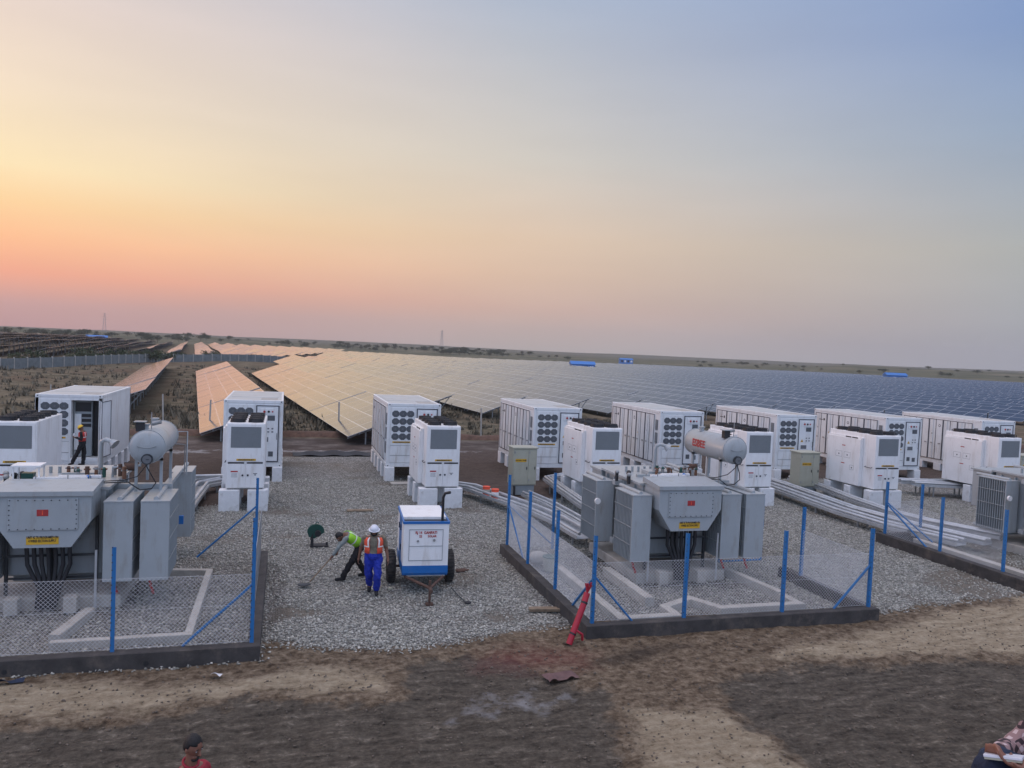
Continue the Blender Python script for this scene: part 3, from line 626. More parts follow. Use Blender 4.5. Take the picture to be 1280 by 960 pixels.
cabs = [(-9.0, 28.75, 'white cooling cabinet at the far left edge in front of the open container'),
        (-1.90, 29.35, 'white cooling cabinet standing squarely in front of the second container'),
        (5.26, 29.35, 'white cooling cabinet behind the blue and white generator trailer'),
        (12.05, 29.45, 'white cooling cabinet between the first beige cabinet and the middle transformer'),
        (18.75, 28.8, 'white cooling cabinet partly hidden behind the silver oil tank'),
        (24.62, 28.0, 'white cooling cabinet between the second beige cabinet and the right compound'),
        (31.15, 27.8, 'white cooling cabinet behind the rightmost radiator at the edge')]
k0 = cabinet((cabs[0][0], cabs[0][1], .8), cabs[0][2]); kt = capture(k0); 
for i, (x, y, lb) in enumerate(cabs[1:], 1): copy_tree(None, (x, y, .8), lb, tree=kt)
blk2 = block_proto((.70, .42, .79), '', ''); f2 = True
for i, (x, y, lb) in enumerate(cabs):
    for sx in (.2, 1.12):
        for k, yy in enumerate((.12, 1.4, 2.75)):
            if i == 6 and k > 1: continue
            if f2: b = blk2; f2 = False
            else: b = blk2.copy(); COL.objects.link(b)
            b.location = (x + sx - .02 + (.0 if sx > 1 else -.05), y + yy, 0)
            tag(b, 'white block, %s %s under the cooling cabinet %s' % (['front', 'middle', 'rear'][k], 'left' if sx < 1 else 'right', ['at the far left edge', 'before the second container', 'behind the generator trailer', 'left of the middle transformer', 'behind the silver oil tank', 'right of the second beige cabinet', 'behind the rightmost radiator'][i]), 'block', 'white blocks under the cooling cabinets')

def beige(loc, label):
    o = empty('beige_cabinet', loc, 0, label, 'cabinet', 'beige auxiliary cabinets'); B = M['beige']
    mb = MB(); mb.box((0, 0, .42), (1.05, .75, 1.98), B, .012); mb.box((-.04, -.05, 1.98), (1.09, .8, 2.04), B, .01); part(mb, 'body', o)
    mb = MB(); mb.box((.06, .06, 0), (.99, .7, .42), M['greyd']); mb.box((.05, -.1, 0), (.12, .0, .40), M['black']); part(mb, 'plinth', o)
    for x0, x1 in ((.03, .66), (.68, 1.02)):
        mb = MB(); mb.box((x0, -.016, .46), (x1, .01, 1.94), B, .006); d = part(mb, 'door', o)
        mb = MB(); mb.box((x1 - .07, -.04, 1.1), (x1 - .04, -.017, 1.22), M['steeld']); part(mb, 'handle', d)
        for z_ in (.6, 1.78): mb = MB(); mb.box((x0 + .01, -.03, z_), (x0 + .06, -.017, z_ + .09), M['galvd']); part(mb, 'hinge', d)
    mb = MB(); mb.box((.1, -.023, 1.42), (.58, -.0165, 1.55), M['yellow']); s_ = part(mb, 'warning_sticker', o); text('sticker_lettering', 'AUX SUPPLY PANEL', .075, M['black'], (.34, -.0255, 1.482), (R(90), 0, 0), s_, .0012, .72)
    return o
b0 = beige((9.38, 31.6, .05), 'beige cabinet in front of the fourth container, by the left trays'); bt = capture(b0)
copy_tree(None, (23.1, 31.0, 0), 'beige cabinet on the trays right of the silver oil tank', tree=bt)
copy_tree(None, (35.55, 30.4, 0), 'beige cabinet cut off at the right edge of the photo', tree=bt)

# ---------------------------------------------------------------- oil transformers
GR, GD = M['grey'], M['greyd']
def radiator(o, x0, x1, y0, y1, z0, z1):
    mb = MB(); n = max(5, int((y1 - y0) / .09)); st_ = (y1 - y0) / n
    for i in range(n):
        yy = y0 + i * st_; t = .028 if i else .045
        mb.box((x0, yy, z0 + .03), (x1, yy + t, z1 - .03), GR if i == 0 else GD, .006)
    r_ = part(mb, 'radiator', o)
    mb = MB()
    for z in (z0 + (z1 - z0) * q for q in (.26, .52, .78)):
        mb.box((x0 - .012, y0 + .02, z), (x0 - .002, y1 - .02, z + .016), GR); mb.box((x1 + .002, y0 + .02, z), (x1 + .012, y1 - .02, z + .016), GR)
    part(mb, 'tie_bar', r_)
    mb = MB(); cx = (x0 + x1) / 2
    mb.box((x0 - .004, y0 - .01, z1 - .03), (x1 + .004, y1, z1 - .004), GR); part(mb, 'radiator_top', r_)
    for z in (z1 + .02, z0 + .06):
        mb = MB(); mb.cyl((cx, y0 + .12, z), (cx, y1 + .25, z), .055, GR, 10); part(mb, 'header_pipe', r_)
    return r_
def transformer(loc, label, variant=0):
    o = empty('oil_transformer', loc, 0, label, 'transformer', 'grey oil filled transformers in the fenced compounds')
    # local: x=0 at the cable box centre, y=0 at the cable box front
    mb = MB(); mb.box((-.98, .95, .62), (1.02, 3.6, 2.58), GR, .02)
    for x_ in (-1.0, 1.04):
        for yy in (1.35, 2.05, 2.75, 3.3): mb.box((x_ - .05, yy, .66), (x_ + .03, yy + .05, 2.5), GR)
    for yy in (1.25, 3.05): mb.box((-.9, yy, .42), (.95, yy + .2, .62), GD)
    mb.box((-1.08, .9, 2.56), (1.12, 3.68, 2.62), GR); tk = part(mb, 'tank', o)
    mb = MB()
    prof = [(-.93, 2.62), (.93, 2.62), (.93, 2.05), (.55, 1.48), (-.55, 1.48), (-.93, 2.05)]
    mb.prism(prof, 'y', .0, .93, GR)
    mb.loft([[(-.97, -.05, 2.60), (.97, -.05, 2.60), (.97, .98, 2.66), (-.97, .98, 2.66)], [(-.97, -.05, 2.70), (.97, -.05, 2.70), (.97, .98, 2.80), (-.97, .98, 2.80)]], GR, True, False)
    cb = part(mb, 'cable_box', o)
    mb = MB(); mb.box((-.66, -.03, 1.86), (.68, -.002, 2.54), GR, .006)
    for i in range(9):
        for z in (1.89, 2.51): mb.cyl((-.62 + i * .157, -.042, z), (-.62 + i * .157, -.031, z), .014, M['steeld'], 6)
    for i in range(1, 6):
        for x_ in (-.63, .65): mb.cyl((x_, -.042, 1.89 + i * .103), (x_, -.031, 1.89 + i * .103), .014, M['steeld'], 6)
    part(mb, 'cover_plate', cb)
    mb = MB(); mb.box((-.11, -.036, 2.17), (.11, -.0315, 2.31), M['red']); lg = part(mb, 'red_nameplate', cb); text('nameplate_lettering', '1', .13, M['orange'], (0, -.037, 2.24), (R(90), 0, 0), lg, .0006)
    mb = MB(); mb.box((-.31, -.006, 1.55), (.31, -.0015, 1.71), M['yellow']); ws = part(mb, 'warning_sticker', cb)
    text('sticker_lettering', 'UNIT 42 TR PROGRAMED ON\n4 WIRES SECTION SUPPLY', .076, M['black'], (0, -.008, 1.665), (R(90), 0, 0), ws, .0012, .60)
    # cables down from the box and its stand
    mb = MB()
    for i in range(7):
        x_ = -.42 + i * .14; mb.tube([(x_, .42, 1.5), (x_ + .02, .44, 1.0), (x_ * .5 + .05, .4, .5), (x_ * .4, .3, .05)], .05, M['black'], 6)
    part(mb, 'cable_bundle', o)
    mb = MB()
    for x_ in (-.9, 0, .9): mb.box((x_ - .03, .72, 0), (x_ + .03, .80, 1.5 if x_ == 0 else 2.0), M['steeld'])
    mb.box((-.9, .71, 1.1), (.9, .74, 1.15), M['steeld']); mb.box((-.9, .71, .6), (.9, .74, .64), M['steeld']); part(mb, 'support_frame', o)
    for x_ in (-.62, .52): mb = MB(); mb.box((x_ - .13, .1, 0), (x_ + .13, .4, .34), M['concw'], .01); part(mb, 'foot_block', o)
    for x0, x1, y0, y1 in ((-1.58, -1.02, .25, 1.45), (-1.70, -1.14, 2.5, 3.7), (1.12, 1.72, .25, 1.75), (1.87, 2.47, .25, 1.75), (1.95, 2.5, 4.3, 5.4)):
        radiator(o, x0, x1, y0, y1, .58, 2.42)
    for a_, b_3 in (((-1.3, 2.1, 2.36), (-.9, 2.3, 2.5)), ((1.0, 1.85, 2.36), (2.3, 2.05, 2.52)), ((1.0, 1.85, .66), (2.3, 2.05, .8)), ((2.1, 2.05, 2.4), (2.25, 4.6, 2.5)), ((-1.3, 2.1, .66), (-.9, 2.3, .8))): mb = MB(); mb.box(a_, b_3, GR); part(mb, 'oil_manifold', o)
    # lid equipment
    mb = MB()
    for (x_, yy, l_) in ((-.55, 1.3, 1.1), (-.1, 1.55, .9)): mb.box((x_, yy, 2.72), (x_ + l_, yy + .09, 2.78), M['white2']); [mb.box((x_ + q, yy + .02, 2.62), (x_ + q + .05, yy + .07, 2.72), GR) for q in (.02, l_ - .08)]
    mb.box((-.7, 1.9, 2.62), (.5, 2.0, 2.7), GR); mb.box((-.2, 2.2, 2.62), (.6, 2.7, 2.74), GR, .01)
    for x_ in (-.8, -.45, .2, .65, .9): mb.cyl((x_, 1.12, 2.62), (x_, 1.12, 2.86), .014, M['galvd'], 6)
    for q in range(6): mb.cyl((-.6 + q * .2, 2.9, 2.62), (-.6 + q * .2, 2.9, 2.78), .04, M['greyd'], 8)
    part(mb, 'lid_fittings', tk)
    for i in range(9):
        mb = MB(); x_ = -.1 + .17 * i + rng.uniform(-.04, .04); yy = 2.1 + rng.uniform(-.25, .35); z = 2.64
        mb.cyl((x_, yy, z), (x_, yy, z + .16 + rng.uniform(0, .14)), .03 + rng.uniform(0, .02), M[['copper', 'green', 'galvd', 'rust'][i % 4]], 8)
        mb.cyl((x_ - .07, yy, z + .2), (x_ + .07, yy, z + .2), .024, M[['galvd', 'copper'][i % 2]], 8); mb.ell((x_, yy, z + .2), (.05, .05, .05), M[['rust', 'galvd', 'green'][i % 3]], 8, 6); part(mb, 'valve', tk)
    mb = MB(); mb.cyl((.55, 1.45, 2.62), (.55, 1.45, 2.74), .05, M['gblue'], 8); mb.ell((.55, 1.45, 2.76), (.06, .06, .05), M['gblue'], 8, 6); part(mb, 'blue_valve_cap', tk)
    for x_, yy in ((-1.15, 1.5), (-1.05, 1.75), (-.95, 1.95), (-1.3, 2.0)):
        mb = MB(); mb.cyl((x_, yy, 2.5), (x_, yy, 2.72), .05, M['black'], 8); mb.ell((x_, yy, 2.76), (.07, .07, .06), M[['galvd', 'black'][int(yy * 4) % 2]], 8, 6); part(mb, 'bushing', tk)
    # low voltage turret box with small roof
    mb = MB(); mb.box((-1.05, 3.7, 1.2), (.9, 4.5, 2.5), GR, .02); mb.box((-1.1, 3.65, 2.5), (.95, 4.55, 2.56), GR); part(mb, 'low_voltage_box', o)
    if variant == 0:
        mb = MB(); mb.box((-1.02, 1.35, 3.0), (-.42, 1.85, 3.04), M['white2']); 
        for x_ in (-.98, -.46):
            for yy in (1.4, 1.8): mb.box((x_ - .015, yy - .015, 2.62), (x_ + .015, yy + .015, 3.0), M['white2'])
        mb.box((-.85, 1.5, 2.62), (-.6, 1.7, 2.84), M['green']); part(mb, 'instrument_shelter', tk)
    # hooded vent pipe
    mb = MB(); px_ = .05 if variant else .62; py_ = 2.35
    tp = [(px_, py_, 2.6), (px_, py_, 3.35), (px_ + .02, py_ - .03, 3.48), (px_ + .12, py_ - .08, 3.54), (px_ + .26, py_ - .14, 3.50)]
    mb.tube(tp, .055, GR, 10); mb.cyl(tp[-1], Vector(tp[-1]) + Vector((.09, -.04, -.07)), .07, GR, 10, .13); mb.cyl((px_, py_, 2.62), (px_, py_, 2.66), .11, GR, 10); part(mb, 'vent_pipe', tk)
    # conservator: a horizontal drum over the right radiators
    cx, cz, ya, yb, rad = 1.87, 3.54, .95, 3.25, .385; rings = []
    prof = [(ya - .10, .05), (ya - .085, .2), (ya - .05, .31), (ya, .375), (ya + .03, rad), (yb - .03, rad), (yb, .375), (yb + .05, .31), (yb + .085, .2), (yb + .10, .05)]
    rings = [[(cx + r__ * math.cos(2 * math.pi * j / 32), y_, cz + r__ * math.sin(2 * math.pi * j / 32)) for j in range(32)] for y_, r__ in prof]
    mb = MB(); mb.loft(rings, GR, True, True); 
    for y_ in (ya + .02, yb - .02): mb.cyl((cx, y_ - .012, cz), (cx, y_ + .012, cz), rad + .012, GR, 32)
    dr = part(mb, 'oil_drum', o)
    mb = MB(); mb.cyl((cx + .02, ya - .16, cz - .27), (cx + .02, ya - .09, cz - .27), .125, M['steeld'], 20); mb.cyl((cx + .02, ya - .165, cz - .27), (cx + .02, ya - .161, cz - .27), .095, M['grille'], 20); mb.box((cx - .0, ya - .17, cz - .28), (cx + .07, ya - .166, cz - .265), M['black']); part(mb, 'oil_gauge', dr)
    mb = MB(); mb.tube([(cx - .2 + .4 * q / 10, ya - .1, cz + .03 - .045 * math.sin(q / 10 * math.pi * 1) + (.0)) for q in range(11)], .012, GD, 6); part(mb, 'lifting_rib', dr)
    mb = MB()
    for y_ in (ya + .35, yb - .55): mb.cyl((cx - .1, y_, cz + rad - .02), (cx - .1, y_, cz + rad + .1), .07, GR, 10); mb.cyl((cx - .1, y_, cz + rad + .09), (cx - .1, y_, cz + rad + .12), .1, GR, 10)
    part(mb, 'drum_stub', dr); mb = MB(); mb.box((cx - .28, ya + .15, cz + rad - .05), (cx - .1, ya + .3, cz + rad + .17), M['black']); mb.box((cx - .32, ya + .12, cz + rad + .17), (cx - .06, ya + .33, cz + rad + .19), GR); mb.cyl((cx + .05, ya + .2, cz + rad - .03), (cx + .05, ya + .2, cz + rad + .4), .012, M['galvd'], 6); mb.cyl((cx + .02, ya + .5, cz + rad + .1), (cx + .22, ya + .45, cz + rad + .16), .05, M['galvd'], 8); part(mb, 'drum_fittings', dr)
    text('drum_lettering', 'ESBEE', .30, M['red'], (cx - rad - .003, (ya + yb) / 2 + .25, cz + .02), (R(90), 0, R(-90)), dr, .002, 1.0)
    for yy in (ya + .3, yb - .4):
        mb = MB(); mb.box((cx - .3, yy - .04, 2.45), (cx - .24, yy + .04, cz - .2), GR); mb.box((cx + .24, yy - .04, 2.45), (cx + .3, yy + .04, cz - .2), GR); mb.box((cx - .3, yy - .04, cz - .36), (cx + .3, yy + .04, cz - .30), GR); part(mb, 'drum_bracket', o)
    mb = MB(); mb.tube([(cx - .35, 2.3, cz - .3), (cx - .35, 2.3, 2.9), (.9, 2.3, 2.85), (.9, 2.3, 2.6)], .035, GR, 8); part(mb, 'oil_pipe', o); mb = MB(); mb.cyl((cx - .7, 2.3, 2.86), (cx - .45, 2.3, 2.86),   .09, M['rust'], 10); part(mb, 'oil_relay', o); mb = MB(); mb.tube([(cx + .3, 3.1, cz - .2), (cx + .55, 3.3, 3.3), (cx + .55, 3.3, 2.5)], .015, M['galvd'], 6); part(mb, 'breather_pipe', o); mb = MB(); mb.tube([(cx + .1, 3.25, cz + .1), (cx + .6, 3.3, cz + .1), (cx + .6, 3.3, 2.5)], .02, GR, 6); part(mb, 'oil_pipe', o)
    mb = MB(); a = (cx + .02, ya - .12, cz - .38)
    mb.tube([a, (cx + .02, ya - .14, 3.1), (cx + .12, ya - .1, 2.9), (cx + .2, ya, 2.7), (cx + .1, ya + .1, 2.55), (cx - .15, ya + .1, 2.52), (cx - .4, ya + .1, 2.7), (cx - .7, ya + .2, 2.68), (.9, 1.2, 2.66)], .014, M['black'], 6)
    mb.tube([a, (cx - .05, ya - .12, 3.05), (cx - .2, ya, 2.85), (cx - .5, ya + .1, 2.75), (cx - .9, ya + .15, 2.72), (cx - 1.05, ya - .1, 2.6), (cx - 1.07, ya - .2, 2.2)], .012, M['black'], 6); part(mb, 'gauge_cable', o)
    for x_, z_ in ((1.3, .58), (2.05, .55), (-1.4, .55)): mb = MB(); mb.tube([(x_, .5, z_ + .05), (x_ + .03, .48, z_ - .12), (x_ + .1, .45, z_ - .3)], .03, M['red'], 6); part(mb, 'drain_valve', o)
    mb = MB(); mb.box((2.5, 1.7, 1.55), (2.6, 1.8, 1.75), M['gblue']); mb.cyl((-1.72 + .0, 2.36, 1.85), (-1.72, 2.30, 1.85), .09, M['white2'], 14); mb.cyl((-1.06, 2.25, 1.2), (-1.06, 2.25, 2.2), .05, M['steeld'], 8); part(mb, 'side_gauge', o)
    for a_, b_3 in (((1.0, .2, .05), (1.0, .2, 1.35)), ((-1.02, .3, .05), (-1.02, .3, 1.2))): mb = MB(); mb.cyl(a_, b_3, .028, M['galv'], 8); part(mb, 'earthing_pipe', o)
    return o
transformer((-4.87, 18.7, 0.05), 'large grey transformer in the left compound, cut off by the photo edge', 0)
transformer((10.60, 18.75, 0.05), 'grey transformer in the middle fenced compound with red lettering on its oil drum', 1)
transformer((25.45, 18.3, 0.05), 'grey transformer at the right edge, only its ribbed radiators in view', 1)

# ---------------------------------------------------------------- compounds: concrete curbs, pads, fence posts, chain link
def curb(pts, label, h=.32, w=.24, name='concrete_curb', m=None, cat='wall', z0=-.1):
    """mitred strip along pts"""
    mb = MB(); P = [Vector((p[0], p[1], 0)) for p in pts]; outs = []
    for i, p in enumerate(P):
        d1 = (p - P[i - 1]).normalized() if i else None; d2 = (P[i + 1] - p).normalized() if i < len(P) - 1 else None
        if d1 is None: d1 = d2
        if d2 is None: d2 = d1
        n1 = Vector((-d1.y, d1.x, 0)); n2 = Vector((-d2.y, d2.x, 0)); b = (n1 + n2).normalized(); k = w / 2 / max(.3, b.dot(n1))
        outs.append((p + b * k, p - b * k))
    rings = []
    for i in range(len(P)):
        a, b = outs[i]; bb = .012
        rings.append([(a.x, a.y, z0), (b.x, b.y, z0), (b.x, b.y, h - bb), (b.x * .93 + a.x * .07, b.y * .93 + a.y * .07, h), (a.x * .93 + b.x * .07, a.y * .93 + b.y * .07, h), (a.x, a.y, h - bb)])
    mb.loft(rings, m or M['conc'], True, False)
    for i in range(len(P) - 1):     # weep holes
        d = (P[i + 1] - P[i]); L_ = d.length; d.normalize(); n = Vector((d.y, -d.x, 0))
        if m is None:
            for q in np.arange(1.2, L_ - .5, 2.3): c_ = P[i] + d * q + n * (w / 2 - .02); mb.cyl((c_.x, c_.y, .12), (c_.x + n.x * .026, c_.y + n.y * .026, .12), .045, M['black'], 10)
    return tag(part(mb, name, None), label, cat)
CH_ = .33
curb([(-15, 15.62), (-.42, 15.62), (-.42, 22.6)], 'low dark concrete curb round the left transformer compound')
curb([(13.9, 19.2), (13.9, 15.6), (6.53, 15.6), (6.53, 22.6)], 'low dark concrete curb round the middle transformer compound')
curb([(20.25, 16.75), (20.25, 22.45), (21.6, 22.45)], 'low dark concrete curb of the right transformer compound', h=.36, w=.30)
curb([(20.6, 16.4), (26, 16.4)], 'worn low concrete edge at the right corner of the gravel', h=.16, w=.5, m=M['concw'])
curb([(7.55, 21.9), (7.55, 16.2), (8.95, 16.2), (8.95, 16.8), (9.9, 17.3), (10.3, 16.5), (12.5, 16.5), (12.5, 17.2)], 'pale concrete kerb of the oil pit in the middle compound', h=.22, w=.22, name='pit_kerb', m=M['concw'])
curb([(8.8, 20.0), (8.8, 17.3)], 'short pale kerb under the left radiators of the middle transformer', h=.26, w=.24, name='pit_kerb', m=M['concw'])
curb([(12.2, 20.6), (12.55, 17.3)], 'pale kerb slanting back beside the right radiators of the middle transformer', h=.24, w=.20, name='pit_kerb', m=M['concw'])
curb([(-4.2, 16.75), (-1.72, 16.80), (-1.72, 21.4), (-3.0, 21.6)], 'pale concrete kerb round the gravel bay of the left compound', h=.18, w=.16, name='pit_kerb', m=M['concw'])
curb([(-4.2, 17.0), (-3.9, 18.6)], 'short pale kerb stub in front of the left transformer', h=.22, w=.22, name='pit_kerb', m=M['concw'])
curb([(-5.7, 16.7), (-6.2, 18.8)], 'pale kerb stub at the left photo edge', h=.22, w=.22, name='pit_kerb', m=M['concw'])
curb([(21.3, 22.0), (21.3, 16.9)], 'long pale kerb inside the right compound', h=.26, w=.30, name='pit_kerb', m=M['concw'])
for (x0, y0, x1, y1, lb) in ((9.3, 18.6, 12.0, 22.6, 'low pale concrete plinth under the middle transformer'), (-6.3, 18.6, -3.4, 22.6, 'low pale concrete plinth under the left transformer'), (24.1, 18.2, 26.9, 22.2, 'low pale concrete plinth under the right transformer')):
    mb = MB(); mb.box((x0, y0 + .55, -.1), (x1, y1, .30), M['concw'], .02); tag(part(mb, 'concrete_plinth', None), lb, 'plinth')
def post(x, y, h, z, label, braces=(), thin=False):
    o = empty('fence_post', (x, y, z), 0, label, 'fence post', 'blue steel fence posts round the compounds')
    mb = MB(); s = .036
    mb.box((-s, -s, -.05), (s, -s + .006, h), M['blue']); mb.box((-s, -s + .006, -.05), (-s + .006, s, h), M['blue'])
    for q in np.arange(.12, h, .14): mb.box((-s - .003, -s - .004, q), (-s + .018, -s - .0005, q + .02), M['steeld'])
    part(mb, 'angle_post', o)
    for (dx, dy, zb, zt) in braces:
        mb = MB(); p = Vector((dx, dy, zb)); q = Vector((0, 0, zt)); mb.cyl(p, q, .030, M['blue'], 4); part(mb, 'brace', o)
    return o
Zc = CH_ - .01
PL = [(-2.90, 15.66, 1.70, Zc, 'blue fence post in front of the left transformer radiators', ()),
      (-.46, 15.72, 2.12, Zc, 'tall blue corner post of the left compound with two braces', ((-1.25, 0.0, 0, 1.15), (-.02, 1.6, .1, 1.3))),
      (-.62, 22.4, 1.85, Zc - .05, 'blue post at the back corner of the left compound with one brace', ((-1.5, -.1, 0, 1.35),)),
      (6.60, 15.66, 1.68, Zc, 'blue corner post at the front left of the middle compound with two braces', ((.95, 0, 0, 1.05), (0, 1.2, 0, 1.0))),
      (6.60, 18.1, 1.72, Zc, 'second blue post along the left side of the middle compound', ()),
      (6.60, 20.4, 1.75, Zc, 'third blue post along the left side of the middle compound', ()),
      (6.60, 22.5, 1.85, Zc, 'blue post at the back left corner of the middle compound', ((.05, -1.5, 0, 1.2), (1.4, 0, 0, 1.2))),
      (8.05, 22.5, 2.0, .2, 'dark blue post at the back of the middle compound near the trays', ()),
      (8.83, 15.66, 1.68, Zc, 'blue front post left of the cable box of the middle transformer', ()),
      (11.40, 15.66, 1.68, Zc, 'blue front post right of the cable box of the middle transformer', ()),
      (13.84, 15.66, 1.68, Zc, 'blue corner post at the front right of the middle compound with one brace', ((-1.0, 0, 0, 1.05),)),
      (13.86, 18.3, 1.75, Zc - .1, 'blue post by the open gate of the middle compound', ()),
      (20.30, 22.40, 1.62, Zc, 'blue corner post at the back left of the right compound with a double brace', ((0, -1.9, 0, 1.1), (.9, -1.2, 0, 1.15))),
      (21.9, 22.5, 1.62, .2, 'blue post on the back line of the right compound', ()),
      (20.30, 20.0, 1.55, Zc, 'second blue post along the left side of the right compound', ()),
      (20.30, 17.7, 1.62, Zc, 'blue post nearest the road in the right compound', ())]
for p in PL: post(p[0], p[1], p[2] * 1.15, p[3], p[4], p[5])
def chain(a, b, z0, h, label, pitch=.078, wr=.0033):
    mb = MB(); a = Vector((a[0], a[1], 0)); b = Vector((b[0], b[1], 0)); L_ = (b - a).length; d = (b - a).normalized(); nn = Vector((-d.y, d.x, 0)); ns = int(L_ / pitch); ang = h
    def P(s, z, o_): s = min(max(s, 0), L_); q = a + d * s + nn * o_; return (q.x, q.y, z0 + z)
    def strip(p, q):
        mb.cyl(p, q, wr, M['wire'], 3, caps=False, smooth=False)
    i = -h
    while i < L_:
        for sg, off in ((1, .002), (-1, -.002)):
            s0, s1 = i, i + h; z_0, z_1 = 0., h
            if s0 < 0: z_0 = -s0; s0 = 0
            if s1 > L_: z_1 = h - (s1 - L_); s1 = L_
            if s1 - s0 > .02:
                if sg > 0: strip(P(s0, z_0, off), P(s1, z_1, off))
                else: strip(P(s0, h - z_0, off), P(s1, h - z_1, off))
        i += pitch
    for z in (.01, h * .55, h - .01): strip(P(0, z, -.004), P(L_, z, -.004))
    return tag(mb.build('chain_link_mesh', None, fixn=False), label, 'fence mesh')
chain((-11, 15.70), (-.46, 15.70), CH_ + .01, 1.33, 'chain link mesh along the front of the left compound')
chain((-.49, 15.8), (-.49, 22.4), CH_ + .01, 1.25, 'chain link mesh down the right side of the left compound')
chain((6.63, 15.70), (13.82, 15.70), CH_ + .01, 1.30, 'chain link mesh along the front of the middle compound')
chain((6.63, 15.75), (6.63, 22.5), CH_ + .01, 1.30, 'chain link mesh down the left side of the middle compound')
chain((6.66, 22.53), (8.05, 22.53), CH_ - .1, 1.45, 'short chain link mesh across the back left of the middle compound')
chain((13.83, 15.75), (13.83, 18.3), CH_ + .01, 1.25, 'chain link mesh on the right side of the middle compound')
chain((20.33, 17.7), (20.33, 22.4), CH_ + .01, 1.20, 'chain link mesh down the left side of the right compound')
chain((20.4, 22.43), (21.9, 22.53), CH_ - .05, 1.2, 'chain link mesh on the back line of the right compound')
# open gate of the middle compound
o = empty('compound_gate', (13.86, 20.2, .25), 0, 'open blue framed wire gate of the middle compound', 'gate')
mb = MB(); gw, gh = 1.45, 1.85; T = Matrix.Rotation(R(182), 4, 'Z')
for (p, q) in (((0, 0, 0), (0, 0, gh)), ((gw, 0, 0), (gw, 0, gh)), ((0, 0, 0), (gw, 0, 0)), ((0, 0, gh), (gw, 0, gh))): mb.cyl(p, q, .03, M['blue'], 8, T=T)
part(mb, 'gate_frame', o)
mb = MB(); [mb.cyl((q, 0, 0), (q, 0, gh), .006, M['steeld'], 4, T=T) for q in np.arange(.2, gw, .22)]; [mb.cyl((0, 0, q), (gw, 0, q), .004, M['steeld'], 4, T=T) for q in np.arange(.2, gh, .25)]; part(mb, 'wire_infill', o)
mb = MB(); mb.box((-.02, -.05, 1.0), (.14, .03, 1.22), M['blue'], T=T); part(mb, 'latch', o)

# ---------------------------------------------------------------- cable trays with galvanised pipes on top
def tray(pts, label, w=.5, z=.30, pipes=2, pr_=.05, legs=True, zz=None):
    o = empty('cable_tray', (pts[0][0], pts[0][1], 0), 0, label, 'cable tray', 'galvanised cable trays running between cabinets and transformers'); O = Vector((pts[0][0], pts[0][1], 0))
    P = [Vector((p[0], p[1], 0)) - O for p in pts]; zz = zz or [z] * len(P)
    L_, R_2 = [], []
    nrm_ = []
    for i, p in enumerate(P):
        d1 = (p - P[i - 1]).normalized() if i else (P[1] - p).normalized(); d2 = (P[i + 1] - p).normalized() if i < len(P) - 1 else d1
        nrm_.append((Vector((-d1.y, d1.x, 0)) + Vector((-d2.y, d2.x, 0))).normalized())
    def rings(o0, o1, z0_, z1_): return [[tuple(p + n_ * o0 + Vector((0, 0, q + z0_))), tuple(p + n_ * o1 + Vector((0, 0, q + z0_))), tuple(p + n_ * o1 + Vector((0, 0, q + z1_))), tuple(p + n_ * o0 + Vector((0, 0, q + z1_)))] for p, n_, q in zip(P, nrm_, zz)]
    mb = MB(); mb.loft(rings(-w / 2, w / 2, 0, .02), M['galv'], True, False); mb.loft(rings(-w / 2 - .01, -w / 2 + .012, -.002, .11), M['galv'], True, False); mb.loft(rings(w / 2 - .012, w / 2 + .01, -.002, .11), M['galv'], True, False); part(mb, 'tray_channel', o)
    for k in range(pipes):
        off = -w / 2 + .09 + k * (w - .18) / max(1, pipes - 1); mb = MB(); mb.tube([tuple(p + n_ * off + Vector((0, 0, q + .12 + pr_ + .02 * (k % 2)))) for p, n_, q in zip(P, nrm_, zz)], pr_, M['galv'], 8); part(mb, 'conduit_pipe', o)
    if legs:
        for i in range(len(P) - 1):
            s = (P[i + 1] - P[i]); n_s = max(1, int(s.length / 1.6))
            for j in range(n_s):
                c_ = P[i] + s * ((j + .5) / n_s); n_ = Vector((-s.y, s.x, 0)).normalized(); zc = zz[i] + (zz[i + 1] - zz[i]) * (j + .5) / n_s; mb = MB()
                for sg in (-1, 1): q = c_ + n_ * (sg * w / 2 * .8); mb.box((q.x - .025, q.y - .025, -.05), (q.x + .025, q.y + .025, zc), M['galvd'])
                q1 = c_ - n_ * (w * .4); q2 = c_ + n_ * (w * .4); mb.cyl((q1.x, q1.y, zc - .05), (q2.x, q2.y, zc - .05), .02, M['galvd'], 4); part(mb, 'tray_support', o)
    return o
tray([(6.75, 32.2), (7.6, 31.4), (8.25, 29.2), (8.85, 27.2), (9.2, 25.2), (9.25, 23.8), (9.3, 22.9)], 'left cable tray in the middle with pipes bending towards the middle transformer', .62, .32, 2, .055)
tray([(9.7, 30.6), (10.0, 28.4), (10.1, 26.0), (10.15, 23.6)], 'grey cable tray running forward from the first beige cabinet to the middle transformer', .45, .22, 2, .045)
tray([(14.9, 34.2), (12.6, 34.0), (11.55, 33.2), (11.3, 30.8), (11.0, 27.2), (10.9, 24.2)], 'cable tray starting under the fourth container and curving to the transformer', .5, .38, 3, .05)
tray([(21.8, 34.4), (21.9, 31.4), (21.6, 28.6), (21.3, 26.0), (21.35, 23.4), (22.0, 20.8)], 'outer cable tray left of the second beige cabinet sweeping to the right compound', .55, .28, 2, .06)
tray([(22.75, 34.4), (22.7, 31.6), (22.35, 28.8), (22.0, 26.0), (22.2, 23.2), (22.9, 20.6)], 'inner cable tray beside the second beige cabinet sweeping to the right compound', .5, .34, 3, .05)
